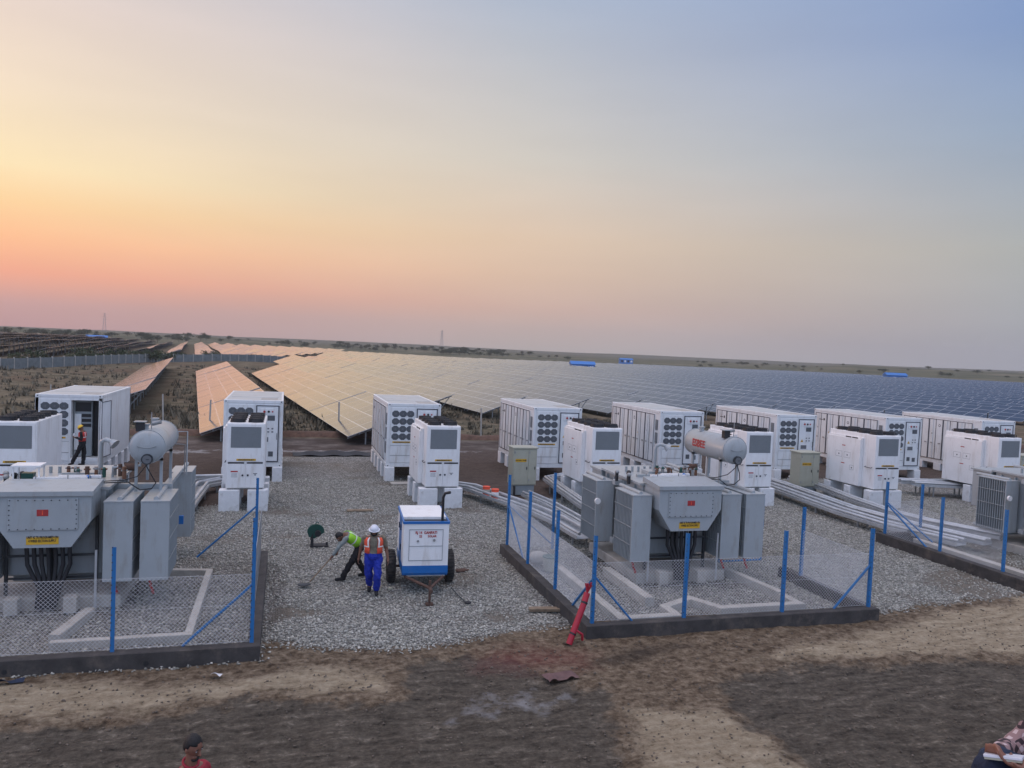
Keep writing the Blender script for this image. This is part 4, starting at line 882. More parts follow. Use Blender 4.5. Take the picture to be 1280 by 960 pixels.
tray([(24.3, 33.2), (24.1, 30.4), (23.5, 27.8), (23.1, 25.2), (23.3, 23.4), (24.2, 21.2)], 'rightmost cable tray passing below the cabinet of the right group', .5, .36, 3, .05)
tray([(-2.25, 33.6), (-2.3, 33.5), (-2.95, 32.6), (-3.1, 28.5), (-3.25, 27.0), (-4.0, 25.4), (-4.3, 23.6)], 'white galvanised cable tray beside the left transformer bending round to the second container', .55, .30, 2, .06)
tray([(-1.9, 34.3), (-3.3, 34.1), (-3.75, 33.0), (-3.9, 28.0), (-4.3, 26.2)], 'outer galvanised cable tray behind the left transformer', .35, .30, 1, .06)
for i, (x0, y0, x1, y1) in enumerate(((29.2, 30.6, 34.2, 28.9), (29.0, 31.3, 34.6, 29.8))):
    tray([(x0, y0), (x1, y1)], ['dark raised cable rack in front of the gap between the last two containers', 'second dark cable rack just behind the raised one near the last container'][i], .5, .52, 2, .05)
for (x, y, lb, mm) in ((8.1, 29.6, 'orange and white paint pot on the left cable tray, nearer one', 1), (7.9, 30.2, 'orange and cream paint pot on the left cable tray, farther one', 0)):
    o = empty('paint_pot', (x, y, .345), 0, lb, 'pot', 'paint pots on the cable tray'); mb = MB(); mb.cyl((0, 0, 0), (0, 0, .09), .15, M['orange'], 16); mb.cyl((0, 0, .24), (0, 0, .33), .15, M['orange'], 16); mb.cyl((0, 0, .09), (0, 0, .24), .152, M['white2'] if mm else M['beige'], 16); part(mb, 'pot_body', o)
    mb = MB(); mb.cyl((0, 0, .33), (0, 0, .35), .155, M['orange'], 16); part(mb, 'lid', o)

# ---------------------------------------------------------------- generator trailer
gx, gy = 3.55, 19.95
o = empty('generator_trailer', (gx, gy, .02), R(-4), 'white and blue diesel generator on a two wheel trailer with red writing', 'generator'); GB, GW = M['gblue'], M['white2']
mb = MB(); w, d = .56, .95
body = [(-w, .76), (w, .76), (w, 1.98), (-w, 1.98)]
mb.prism([(-w, .72), (w, .72), (w, 1.79), (-w, 1.79)], 'y', -d, d, GW)
mb.prism([(-w - .004, .56), (w + .004, .56), (w + .004, .745), (-w - .004, .745)], 'y', -d - .004, d + .004, GB)
mb.loft([[(-w, -d + .03, .50), (w, -d + .03, .50), (w, d - .03, .50), (-w, d - .03, .50)], [(-w - .004, -d - .004, .56), (w + .004, -d - .004, .56), (w + .004, d + .004, .56), (-w - .004, d + .004, .56)]], GB, True, False)
can = part(mb, 'canopy', o)
mb = MB(); mb.box((-w - .02, -d - .02, 1.79), (w + .02, -d + .04, 1.85), GB); mb.box((-w - .02, -d + .04, 1.79), (-w + .02, d, 1.85), GB); mb.box((w - .02, -d + .04, 1.79), (w + .02, d, 1.85), GB)
mb.box((-w + .02, -d + .45, 1.80), (w - .02, d, 1.865), GW); mb.box((-w + .03, -d + .05, 1.795), (w - .03, -d + .44, 1.805), M['black']); part(mb, 'roof', o)
mb = MB(); mb.box((-w - .008, -.35, .745), (-w - .001, .35, 1.79), GB); part(mb, 'side_stripe', can)
for z_, y_ in ((1.48, -.28), (.98, -.30), (1.42, .25)): mb = MB(); mb.box((-w - .03, y_, z_), (-w - .009, y_ + .05, z_ + .14), M['black']); part(mb, 'side_handle', can)
mb = MB(); fy = -d - .005
for (p, q) in (((-.42, .87), (.42, .885)), ((-.42, 1.64), (.42, 1.655)), ((-.42, .87), (-.41, 1.65)), ((.41, .87), (.42, 1.65)), ((-.42, 1.23), (.42, 1.242))): mb.box((p[0], fy - .008, p[1]), (q[0], fy, q[1]), M['greyd'])
mb.cyl((-.2, fy - .02, 1.36), (-.2, fy, 1.36), .03, M['galvd'], 8); mb.cyl((.2, fy - .02, 1.38), (.2, fy, 1.38), .035, M['galvd'], 8); part(mb, 'front_hatch', can)
text('red_lettering', 'RJ 14  GANPATI', .095, M['red'], (0, fy - .006, 1.57), (R(90), 0, 0), can, .001, .82); text('red_lettering', '22       SOLAR', .08, M['red'], (.04, fy - .006, 1.48), (R(90), 0, R(0)), can, .001, .9)
mb = MB(); mb.tube([(.42, -d + .25, 1.75), (.42, -d + .25, 2.40), (.46, -d + .22, 2.51), (.58, -d + .14, 2.55)], .035, M['black'], 8); part(mb, 'exhaust_pipe', o)
for sx in (-1, 1):
    cx_ = sx * .76; mb = MB(); prof = [(0.20, -.10), (.36, -.11), (.405, -.08), (.415, 0), (.405, .08), (.36, .11), (.20, .10)]
    rings = [[(cx_ + t, .25 + r__ * math.cos(2 * math.pi * j / 28), .41 + r__ * math.sin(2 * math.pi * j / 28)) for j in range(28)] for r__, t in prof]
    mb.loft(rings, M['tyre'], False, True)
    for j in range(28): an = 2 * math.pi * j / 28; mb.box((-.085, -.012, .405), (.085, .012, .425), M['tyre'], T=Matrix.Translation((cx_, .25, .41)) @ Matrix.Rotation(an, 4, 'X'))
    wo_ = part(mb, 'wheel', o)
    mb = MB(); mb.cyl((cx_ - .06, .25, .41), (cx_ + .06, .25, .41), .205, M['rust'], 20); mb.cyl((cx_ + sx * .06, .25, .41), (cx_ + sx * .10, .25, .41), .07, M['steeld'], 10); part(mb, 'rim', wo_)
mb = MB(); mb.cyl((-.75, .25, .41), (.75, .25, .41), .035, M['rust'], 8); mb.box((-.5, -.9, .42), (-.42, .9, .50), M['rust']); mb.box((.42, -.9, .42), (.5, .9, .50), M['rust']); mb.cyl((-.46, -.9, .45), (.05, -1.75, .42), .04, M['rust'], 6); mb.cyl((.46, -.9, .45), (.05, -1.75, .42), .04, M['rust'], 6); mb.box((-.45, -.93, .47), (.5, -.90, .5), M['galvd']); mb.cyl((.05, -1.7, .42), (.05, -2.0, .42), .045, M['rust'], 8); part(mb, 'chassis', o)
mb = MB(); mb.cyl((.05, -1.72, .6), (.05, -1.72, .06), .03, M['rust'], 8); mb.box((-.04, -1.80, .0), (.14, -1.64, .05), M['rust']); part(mb, 'jack_leg', o)

# chop saw on the gravel
o = empty('chop_saw', (1.0, 24.1, .03), R(0), 'dark green cut off saw standing on the gravel', 'saw')
mb = MB(); mb.box((-.12, -.2, 0), (.42, .12, .05), M['black'], .01); mb.box((-.10, -.18, .05), (-.02, -.02, .25), M['black']); mb.box((.34, -.16, .05), (.4, -.1, .14), M['black']); part(mb, 'base_plate', o)
mb = MB(); pl = [(.04 + .25 * math.cos(R(t)), .46 + .22 * math.sin(R(t))) for t in range(-10, 200, 15)] + [(-.16, .3), (.0, .24)]
mb.prism(pl, 'y', -.10, -.0, M['green']); mb.cyl((.1, -.25, .42), (.1, .1, .42), .09, M['black'], 12); part(mb, 'blade_guard', o)
mb = MB(); mb.cyl((-.08, -.08, .2), (-.05, -.06, .42), .04, M['black'], 8); part(mb, 'arm', o); mb = MB(); mb.tube([(.02, -.05, .66), (.06, -.05, .74), (.13, -.05, .70)], .016, M['green'], 6); part(mb, 'handle', o)
def simple(name, mb, label, cat, loc=(0, 0, 0), rz=0., group=None): o = mb.build(name); o.location = loc; o.rotation_euler = (0, 0, rz); return tag(o, label, cat, group)
mb = MB(); mb.box((-.48, -.13, 0), (.48, .13, .05), M['wood'], .004); simple('board', mb, 'pale short board lying on the gravel between the second and third containers', 'board', (2.81, 28.9, .05), R(1))
mb = MB(); mb.box((-.55, -.25, 0), (.55, .25, .05), M['concw'], .01); simple('paving_slab', mb, 'flat grey slab at the foot of the third container blocks', 'slab', (5.2, 34.6, .03))
mb = MB(); mb.box((-.4, -.14, 0), (.4, .14, .035), M['wood']); mb.box((-.4, -.15, .036), (.35, -.08, .07), M['wood']); simple('plank', mb, 'weathered plank leaning low against the middle compound curb', 'plank', (6.12, 17.35, .07), R(-8))
mb = MB(); mb.tube([(0, 0, .03), (-.12, .5, .08), (-.2, .85, .14)], .012, M['steeld'], 6); mb.ell((.03, -.03, .04), (.09, .07, .04), M['black'], 10, 6); simple('hammer', mb, 'long handled hammer lying on gravel right of the trailer', 'tool', (4.38, 18.2, .02))
for (x, y, lb, m_) in ((5.0, 24.3, 'dark red rag on gravel beside a pale stone', 'hose'), (4.86, 20.9, 'small brown rag on the gravel right of the trailer wheel', 'rust')):
    mb = MB(); mb.ell((0, 0, 0), (.20, .10, .05), M[m_], 14, 8, fn=lambda p, d: p * (1 + .3 * math.sin(7 * d.x + 3 * d.y) * math.cos(5 * d.y))); simple('rag', mb, lb, 'rag', (x, y, .05), .3, 'rags dropped on the gravel')
mb = MB(); mb.ell((0, 0, 0), (.10, .08, .06), M['block'], 8, 6, fn=lambda p, d: p * (1 + .15 * math.sin(9 * d.x))); simple('stone', mb, 'single pale stone left of the dark red rag', 'stone', (4.62, 24.4, .05))
mb = MB(); mb.ell((0, 0, 0), (.10, .09, .07), M['yellow'], 8, 6); mb.v = [(a * .7, b * .7, c_ * .6) for a, b, c_ in mb.v]; mb.mats = [M['beige']]; simple('stone', mb, 'pale rock beside the left trailer wheel', 'stone', (2.72, 19.55, .05))
mb = MB(); rg = [[(x_ * 1.0, y_, .03 + .18 * math.exp(-((y_ - .35) / .18) ** 2) * (1 - abs(x_ - 2.2) / 4) + .03 * math.sin(x_ * 5 + y_ * 9)) for y_ in np.linspace(-.3, .9, 10)] for x_ in np.linspace(0, 4.4, 26)]
mb.loft(rg, M['black'], False, True, closed=False); simple('plastic_sheet', mb, 'crumpled black plastic sheet behind the gravel lane', 'sheet', (.55, 43.3, .06), R(1))
mb = MB(); rg = [[(x_, y_, .03 + .10 * max(0, math.sin(x_ * 9) * math.cos(y_ * 11 + x_))) for y_ in np.linspace(0, .13, 7)] for x_ in np.linspace(0, .55, 18)]
mb.loft(rg, M['jeans'], False, True, closed=False); simple('plastic_scrap', mb, 'torn dark blue plastic scrap under the left curb', 'scrap', (-4.75, 15.1, .03), R(6))
mb = MB(); rg = [[(x_, y_, .02 + .06 * max(0, math.sin(x_ * 17) * math.cos(y_ * 15))) for y_ in np.linspace(0, .12, 6)] for x_ in np.linspace(0, .2, 9)]
mb.loft(rg, M['block'], False, True, closed=False); simple('plastic_bag', mb, 'small white plastic bag on the sand near the left curb corner', 'bag', (-1.15, 14.85, .05), R(-20))
mb = MB(); rg = [[(x_, y_, .02 + .05 * max(0, math.sin(x_ * 17 + y_ * 9) * math.cos(y_ * 13))) for y_ in np.linspace(0, .35, 12)] for x_ in np.linspace(0, .65, 20)]
mb.loft(rg, mat('reddish_cloth', (.13, .075, .07), .9, var=.3), False, True, closed=False); simple('sacking', mb, 'heap of reddish sacking at the edge of the red stained soil', 'cloth', (4.9, 13.5, .04), R(8))
# red conduit leaning on the corner
o = empty('red_conduit', (5.93, 15.25, .05), 0, 'thick red conduit pipe leaning on the front corner of the middle compound', 'pipe')
mb = MB(); mb.tube([(0, 0, 0), (.16, .08, .35), (.36, .19, .75), (.46, .25, 1.0)], .068, M['hose'], 14); part(mb, 'pipe', o)
mb = MB(); 
for q in range(5): an = q * 1.3; mb.tube([(.46, .25, 1.0), (.49 + .04 * math.cos(an), .27 + .04 * math.sin(an), 1.1), (.50 + .07 * math.cos(an), .28 + .07 * math.sin(an), 1.15 + .02 * q)], .02, M['hose'], 6)
part(mb, 'frayed_end', o)
mb = MB(); mb.cyl((.375, .197, .78), (.395, .21, .82), .075, M['black'], 14); mb.cyl((.08, .04, .18), (.10, .05, .215), .075, M['black'], 14); mb.tube([(.12, .04, .3), (.28, -.02, .2), (.32, .05, .05)], .03, M['hose'], 6); part(mb, 'tie_band', o)
for i, (x, y) in enumerate(((7.35, 20.6), (7.15, 21.2))):
    o = empty('green_drum' if i == 0 else 'white_sack', (x, y, .05), 0, 'green rimmed white tub behind the mesh of the middle compound' if i == 0 else 'grey cement sack behind the green tub', 'tub' if i == 0 else 'sack')
    mb = MB()
    if i == 0: mb.cyl((0, 0, 0), (0, 0, .38), .2, M['beige'], 14, .24); mb.cyl((0, 0, .38), (0, 0, .40), .25, M['green'], 14)
    else: mb.ell((0, 0, .2), (.28, .2, .2), M['concw'], 12, 8)
    part(mb, 'tub_body' if i == 0 else 'sack_body', o)

# ---------------------------------------------------------------- solar tables
pm = bpy.data.materials.new('solar_glass'); g = NT(pm); tcn = g.n('ShaderNodeTexCoord'); sp = g.n('ShaderNodeSeparateXYZ'); g.l(tcn.outputs['UV'], sp.inputs[0])
def line(v, per, w_):
    f = g.math('FRACT', g.math('DIVIDE', v, per)); a = g.math('ABSOLUTE', g.math('SUBTRACT', f, .5)); return g.math('GREATER_THAN', a, .5 - w_ / per)
lu = line(sp.outputs['X'], 1.224, .034); lv = line(sp.outputs['Y'], 2.295, .034); fr_ = g.math('MAXIMUM', lu, lv)
cell = g.math('MAXIMUM', line(sp.outputs['X'], .204, .006), line(sp.outputs['Y'], .1913, .003))
wn = g.n('ShaderNodeTexWhiteNoise', noise_dimensions='2D'); cv = g.n('ShaderNodeCombineXYZ'); g.l(g.math('FLOOR', g.math('DIVIDE', sp.outputs['X'], 1.224)), cv.inputs[0]); g.l(g.math('FLOOR', g.math('DIVIDE', sp.outputs['Y'], 2.295)), cv.inputs[1]); g.l(cv.outputs[0], wn.inputs['Vector'])
bc = g.ramp(wn.outputs[0], [(0, (.004, .009, .026)), (1, (.009, .016, .040))])
bc = g.mix(g.math('MULTIPLY', cell, .35), bc, (.10, .11, .13)); bc = g.mix(fr_, bc, (.40, .41, .43)); g.l(bc, g.p.inputs['Base Color'])
g.p.inputs['IOR'].default_value = 1.22; g.p.inputs['Coat Weight'].default_value = 1.0; g.p.inputs['Coat Roughness'].default_value = .13; g.p.inputs['Coat IOR'].default_value = 1.36; g.p.inputs['Specular IOR Level'].default_value = .5
g.l(g.math('ADD', .22, g.math('MULTIPLY', wn.outputs[0], .07)), g.p.inputs['Roughness'])
TW, TL, TR = 4.6, 17.0, 1.70
sl = math.hypot(TW, TR)
def sheet_geo(mb_v, mb_f, uv, Mx):
    """panel sheet as a thin slab; uv in metres on the top"""
    b = len(mb_v); t = .04; nx_, nz_ = -TR / sl, TW / sl
    c = [(0, 0, .55), (TW, 0, .55 + TR), (TW, TL, .55 + TR), (0, TL, .55)]
    for p in c: mb_v.append(Mx @ Vector(p))
    for p in c: mb_v.append(Mx @ Vector((p[0] - nx_ * t, p[1], p[2] - nz_ * t)))
    F_ = [(0, 1, 2, 3), (4, 7, 6, 5), (0, 4, 5, 1), (1, 5, 6, 2), (2, 6, 7, 3), (3, 7, 4, 0)]
    U = {0: (0, 0), 1: (sl, 0), 2: (sl, TL), 3: (0, TL)}
    for i, f in enumerate(F_):
        mb_f.append([b + k for k in f])
        for k in f: uv.append(U[k] if i == 0 else ((.6, 1.) if i == 1 else (0, 0)))
def mk_mesh(name, vs, fs, uv, mats, mi=None):
    me = bpy.data.meshes.new(name); me.from_pydata([tuple(v) for v in vs], [], fs); l = me.uv_layers.new(name='UVMap')
    if uv: l.data.foreach_set('uv', [x for p in uv for x in p])
    for m_ in mats: me.materials.append(m_)
    if mi: me.polygons.foreach_set('material_index', mi)
    me.update(); return me
vs_, fs_, uv_ = [], [], []; sheet_geo(vs_, fs_, uv_, Matrix.Identity(4)); sheet_me = mk_mesh('panel_sheet', vs_, fs_, uv_, [pm])
def frame_parts(near):
    mb = MB()
    for q in (.16, .40, .62, .86):
        x_, z_ = TW * q, .55 + TR * q - .10; mb.box((x_ - .03, .05, z_ - .05), (x_ + .03, TL - .05, z_ + .05), M['galvd'])
    pur = mb
    legs = []
    for yy in (.5, 4.6, 8.7, 12.8, 16.5):
        m2 = MB(); m2.box((.02, yy - .04, .55 - .2), (TW - .02, yy + .04, .55 - .12), M['galvd'], T=None)
        legs.append(yy)
    return pur, legs
near_o = None
def near_table():
    o = empty('solar_table', (0, 0, 0)); 
    s_ = bpy.data.objects.new('panel_sheet', sheet_me); COL.objects.link(s_); s_.parent = o
    pur, legs = frame_parts(True); part(pur, 'purlin_set', o)
    for yy in legs:
        mb = MB(); T = Matrix.Identity(4)
        sh = Matrix(((1, 0, 0, 0), (0, 1, 0, 0), (TR / TW, 0, 1, 0), (0, 0, 0, 1)))
        mb.box((.08, yy - .04, .55 - .24), (TW - .08, yy + .04, .55 - .16), M['galvd'], T=sh)
        mb.box((1.15, yy - .05, -.3), (1.23, yy + .05, .55 + TR * .26 - .2), M['galvd']); mb.box((3.35, yy - .05, -.3), (3.43, yy + .05, .55 + TR * .74 - .2), M['galvd'])
        mb.cyl((3.39, yy, .5), (2.3, yy, .55 + TR * .5 - .2), .035, M['galvd'], 6); mb.cyl((3.39, yy, .7), (4.3, yy, .55 + TR * .93 - .22), .035, M['galvd'], 6)
        part(mb, 'support_frame', o)
    mb = MB(); mb.ell((-.02, .0, .5), (.12, .12, .12), M['concw'], 8, 6); 
    return o
def simple_table_mesh():
    vs, fs, uv = [], [], []; sheet_geo(vs, fs, uv, Matrix.Identity(4)); mi = [0] * len(fs); mb = MB()
    for yy in (.5, 5.8, 11.1, 16.5):
        mb.box((1.15, yy - .06, -.5), (1.25, yy + .06, .55 + TR * .26 - .05), M['galvd']); mb.box((3.35, yy - .06, -.5), (3.45, yy + .06, .55 + TR * .74 - .05), M['galvd'])
    b = len(vs); vs += [Vector(v) for v in mb.v]; fs += [[b + k for k in f] for f in mb.f]; mi += [1] * len(mb.f); uv += [(0.6, 1.)] * sum(len(f) for f in mb.f)
    return mk_mesh('solar_table', vs, fs, uv, [pm, M['galvd']], mi)
tab_me = simple_table_mesh()
tables = []
def far_end(k): return {-1: 154, 0: 140, 1: 190}.get(k, min(150 + 40 * k, 432))
def add_row(e, d0, d1, fld):
    d = d0
    while d + TL < d1: tables.append((e, d, fld)); d += TL + .16
add_row(-7.75, 62, 154, 'Z'); add_row(.46, 49, 135, 'A'); add_row(8.75, 47.3, 141, 'B')
st = {1: 66, 2: 68.5, 3: 71, 4: 74}
for k in range(1, 42): add_row(8.7 + 8.2 * k, st.get(k, 72 - .6 * (k - 5) if k < 20 else 63), far_end(k) - (k > 30) * (k - 30) * 4, 'main')
for k in range(-3, 12): add_row(8.7 + 8.2 * k, 196 + max(0, k) * 34 + (12 if k < 0 else 0), 560, 'back')
for k in range(-21, -3): add_row(8.7 + 8.2 * k, 160 + (k + 21) * 1.5, 520, 'left')
inst = []
for (e, d, fl) in tables:
    p0 = re * e + rd * d; z0 = float(hgt(*(re * (e + 2) + rd * d).xy)); z1 = float(hgt(*(re * (e + 2) + rd * (d + TL)).xy))
    if fl in 'ABZ': z0, z1 = z0 * .3, z1 * .3
    j = rng.uniform(-.04, .04) * (fl not in 'ABZ'); tlt = rng.uniform(-.007, .007)
    Mx = Matrix.Translation((p0.x, p0.y, z0 + j)) @ Matrix.Rotation(-RA, 4, 'Z') @ Matrix.Rotation(math.atan2(z1 - z0, TL), 4, 'X') @ Matrix.Rotation(tlt, 4, 'Y')
    cpt = p0 + rd * (TL / 2) + re * 2.3; az = math.degrees(math.atan2(cpt.x, cpt.y)) - 16.2
    inst.append((cpt.length, Mx, fl, e, d, abs(az) < 36))
inst.sort(key=lambda t: t[0] + (0 if t[5] else 1e4))
NIND = 285; nt0 = near_table(); ntree = capture(nt0); used0 = False; mv, mf, mu, mm = [], [], [], []
ordw = ['nearest', 'second', 'third', 'fourth', 'fifth', 'sixth', 'seventh']
for i, (dist, Mx, fl, e, d, vis) in enumerate(inst):
    if i < NIND and vis:
        if fl in ('A', 'B', 'Z') or dist < 105:
            if not used0: o = nt0; used0 = True
            else: o = copy_tree(None, tree=ntree)
        else: o = bpy.data.objects.new('solar_table', tab_me); COL.objects.link(o)
        o.matrix_world = Mx
        if fl in ('A', 'B', 'Z'):
            start = dict(A=49, B=47.3, Z=62)[fl]; n = int(round((d - start) / (TL + .16)))
            lb = '%s solar table of the row %s' % (ordw[n], {'A': 'behind the second container, glowing pink orange', 'B': 'running back between the second and third containers', 'Z': 'seen edge-on beyond the open container'}[fl])
            tag(o, lb, 'solar panels', 'tables of the three leftmost nearby solar rows')
        elif fl == 'main': tag(o, 'tilted solar table in the long rows right of the third container', 'solar panels', 'solar tables in the large main field')
        elif fl == 'back': tag(o, 'distant pinkish solar table in the back field beyond the gap', 'solar panels', 'solar tables in the back field')
        else: tag(o, 'distant solar table seen from its dark rear side beyond the boundary wall', 'solar panels', 'solar tables on the rolling left field')
    else:
        b = len(mv); mb_v, mb_f, uvv = [], [], []; sheet_geo(mb_v, mb_f, uvv, Mx); mv += mb_v; mf += [[b + k for k in f] for f in mb_f]; mu += uvv; mm += [0] * len(mb_f)
        for yy in (.5, 8.5, 16.5):
            for x_, hh in ((1.2, .9), (3.4, 1.7)):
                b = len(mv); q = .06
                mv += [Mx @ Vector(p) for p in ((x_ - q, yy, -.8), (x_ + q, yy, -.8), (x_ + q, yy, hh), (x_ - q, yy, hh), (x_, yy - q, -.8), (x_, yy + q, -.8), (x_, yy + q, hh), (x_, yy - q, hh))]
                mf += [[b, b + 1, b + 2, b + 3], [b + 4, b + 5, b + 6, b + 7]]; mu += [(.6, 1.)] * 8; mm += [1, 1]
o = bpy.data.objects.new('solar_field', mk_mesh('solar_field', mv, mf, mu, [pm, M['galvd']], mm)); COL.objects.link(o)
tag(o, 'far solar rows merging into one sheet towards the horizon', 'solar field', kind='stuff')

# ---------------------------------------------------------------- boundary wall, posts, sheds, pylons
wp = [(-70, 112), (-39.5, 129.2), (-31.6, 151), (-24.6, 178), (-5.2, 200), (3, 212)]
o = empty('boundary_wall', (-39.5, 129.2, 0), 0, 'long grey precast concrete boundary wall across the scrub at left', 'wall'); O = Vector((-39.5, 129.2, 0)); k = 0; mbp, mbs = MB(), []
for (a, b) in zip(wp[:-1], wp[1:]):
    a = Vector((*a, 0)); b = Vector((*b, 0)); L_ = (b - a).length; n = int(L_ / 2.6); dv = (b - a) / n; ang = math.atan2(dv.y, dv.x)
    for i in range(n):
        p = a + dv * i - O; z = float(hgt(p.x + O.x, p.y + O.y)); T = Matrix.Translation((p.x, p.y, z)) @ Matrix.Rotation(ang, 4, 'Z'); k += 1
        mb = MB(); mb.box((0, -.03, -.4), (dv.length, .03, 1.62), M['precast'], T=T); mb.box((0, -.045, .8), (dv.length, .045, .84), M['precast'], T=T)
        if k <= 50: part(mb, 'wall_panel', o)
        m2 = MB(); m2.box((-.08, -.09, -.4), (.08, .09, 1.75), M['concw'], T=T)
        if k <= 50: part(m2, 'wall_post', o)
        else: 
            for m_ in (mb, m2): mbp.v, off = mbp.v + m_.v, len(mbp.v); mbp.f += [[off + q for q in f] for f in m_.f]; mbp.mi += [mbp._m(m_.mats[q]) for q in m_.mi]; mbp.sm += m_.sm
if mbp.f: part(mbp, 'far_wall_length', o)
pos = [(-16.9, 66.2, 'thin concrete post in the scrub beyond the far left container'), (-8.0, 58.8, 'thin concrete post behind the left oil drum'), (-4.6, 54.2, 'thin concrete post in front of the pink orange table'),
       (3.7, 55.1, 'thin concrete post between the second and third containers, left one'), (6.9, 54.2, 'thin concrete post just left of the third container'), (13.4, 53.4, 'thin concrete post left of the fourth container'), (-12.3, 62.4, 'thin concrete post hidden behind the open container')]
for (x, y, lb) in pos:
    z = float(hgt(x, y)); mb = MB(); mb.box((-.045, -.045, -.3), (.045, .045, 2.0), M['concw'], .01); mb.box((-.045, -.045, 2.0), (.045, .03, 2.1), M['concw']); ob_ = simple('concrete_post', mb, lb, 'post', (x, y, z), .3, 'concrete posts along the old boundary'); ob_.rotation_euler = (R(rng.uniform(-2, 2)), R(rng.uniform(-2, 2)), .3)
def shed(x, y, rz, L_, W_, H_, lb, z=None):
    z = float(hgt(x, y)) + .55 if z is None else z; o = empty('blue_shed', (x, y, z), rz, lb, 'shed', 'blue site sheds far out among the arrays')
    mb = MB(); mb.box((-L_ / 2, -W_ / 2, -2.), (L_ / 2, W_ / 2, H_), M['shedblue']); part(mb, 'wall', o)
    mb = MB(); mb.prism([(-W_ / 2 - .4, H_), (W_ / 2 + .4, H_), (0, H_ + 1.1)], 'x', -L_ / 2 - .3, L_ / 2 + .3, M['shedblue']); part(mb, 'roof', o)
    for i in range(4): xx = -L_ / 2 + (i + .5) * L_ / 4; mb = MB(); mb.box((xx - .8, -W_ / 2 - .06, .2), (xx + .6, -W_ / 2 - .01, 1.7), M['white2'] if i % 2 else M['black']); part(mb, 'opening', o)
    return o
shed(105, 270, R(-12), 8.6, 5, 2.3, 'blue shed standing in the solar field above the fourth container'); shed(247, 545, R(-10), 9.5, 6, 2.2, 'smaller far blue shed near the horizon right of the first one', .3)
shed(271, 299, R(-20), 9, 5, 2.5, 'blue shed at the foot of the right hills'); shed(-98, 470, R(10), 10, 6, 3., 'low blue roof among the dark left rows', .2)
for (x, y, lb) in ((98.5, 267, 'dark parked truck just left of the blue field shed'), (258, 303, 'dark tank truck left of the rightmost blue shed')):
    o = empty('parked_truck', (x, y, float(hgt(x, y))), R(8), lb, 'truck', 'far parked trucks'); mb = MB(); mb.box((-2.6, -1.1, .8), (1.0, 1.1, 2.2), M['steeld'], .1); part(mb, 'cargo_body', o)
    mb = MB(); mb.box((1.1, -1.1, .6), (2.8, 1.1, 2.4), M['greyd'], .15); part(mb, 'cab', o)
    for wx in (-1.8, 2.0):
        for wy in (-1.0, 1.0): mb = MB(); mb.cyl((wx, wy - .15, .5), (wx, wy + .15, .5), .5, M['tyre'], 12); part(mb, 'wheel', o)
for (x, y, lb) in ((-256, 1274, 'faint lattice pylon on the far left skyline'), (247, 1276, 'faint lattice pylon above the far centre trees')):
    o = empty('lattice_pylon', (x, y, float(hgt(x, y))), .3, lb, 'pylon', 'faint pylons on the skyline'); mb = MB(); H_ = 30
    for sx in (-1, 1):
        for sy in (-1, 1): mb.cyl((sx * 2.6, sy * 2.6, -2), (sx * .5, sy * .5, H_), .16, M['galvd'], 4)
    for i in range(9):
        z0, z1 = i * 3.3, (i + 1) * 3.3; r0_, r1_ = 2.6 - 2.1 * z0 / H_, 2.6 - 2.1 * z1 / H_
        for s in (-1, 1): mb.cyl((-r0_, s * r0_, z0), (r1_, s * r1_, z1), .09, M['galvd'], 3); mb.cyl((s * r0_, -r0_, z0), (s * r1_, r1_, z1), .09, M['galvd'], 3)
    part(mb, 'mast', o); mb = MB()
    for z_ in (20, 24, 28): mb.cyl((-5, 0, z_), (5, 0, z_), .14, M['galvd'], 4)
    part(mb, 'cross_arm', o)

# ---------------------------------------------------------------- trees, shrubs, scrub
leaf = [mat('acacia_leaves', (.050, .068, .030), .8, var=.45, scale=1.5), mat('dusty_leaves', (.075, .082, .042), .8, var=.4, scale=1.5)]
bark = mat('bark', (.10, .075, .055), .9, var=.3)
def tree_proto(H_, Wd, m_, nclump, seed, shrub=False):
    r = np.random.default_rng(seed); mb = MB(); vs, fs = [], []
    hb = .25 * H_ if shrub else .45 * H_
    cl = [Vector((r.normal(0, Wd * .33), r.normal(0, Wd * .33), hb + (H_ - hb) * (.15 + .8 * r.random()))) for _ in range(nclump)]
    for c_ in cl:
        c_.z -= .25 * (c_.x ** 2 + c_.y ** 2) / max(Wd, .1) * .5; c_.z = max(c_.z, .15 * H_)
        rad = Wd * r.uniform(.09, .17)
        for _ in range(26):
            v = Vector(r.normal(0, 1, 3)); v.normalize(); p = c_ + v * rad * r.uniform(.5, 1.1) * Vector((1, 1, .7)).length / 1.5; s = Wd * r.uniform(.022, .045)
            a = Vector(r.normal(0, 1, 3)).normalized() * s; b = Vector(r.normal(0, 1, 3)).normalized() * s; k = len(vs); vs += [p - a, p + b, p + a, p - b]; fs.append((k, k + 1, k + 2, k + 3))
    mb.add(vs, fs, m_); crown = mb
    tb = MB(); tb.tube([(0, 0, -.5), (.03 * H_, 0, hb * .5), (0, .02 * H_, hb * 1.1)], .028 * H_, bark, 7)
    for _ in range(7): c_ = cl[r.integers(len(cl))]; tb.cyl((0, .02 * H_, hb * r.uniform(.5, 1.)), c_, .016 * H_, bark, 5, .006 * H_)
    return crown, tb
protos = []
for i, (H_, Wd, nc, shr) in enumerate(((5.2, 6.0, 60, 0), (4.2, 4.6, 46, 0), (1.7, 2.4, 30, 1), (6.0, 5.2, 60, 0))):
    cr, tb = tree_proto(H_, Wd, leaf[i % 2], nc, i + 3, shr); o = empty('shrub' if shr else 'tree', (0, 0, 0)); part(cr, 'crown', o); part(tb, 'trunk', o); protos.append((o, capture(o)))
used = [False] * 4; tcount = 0
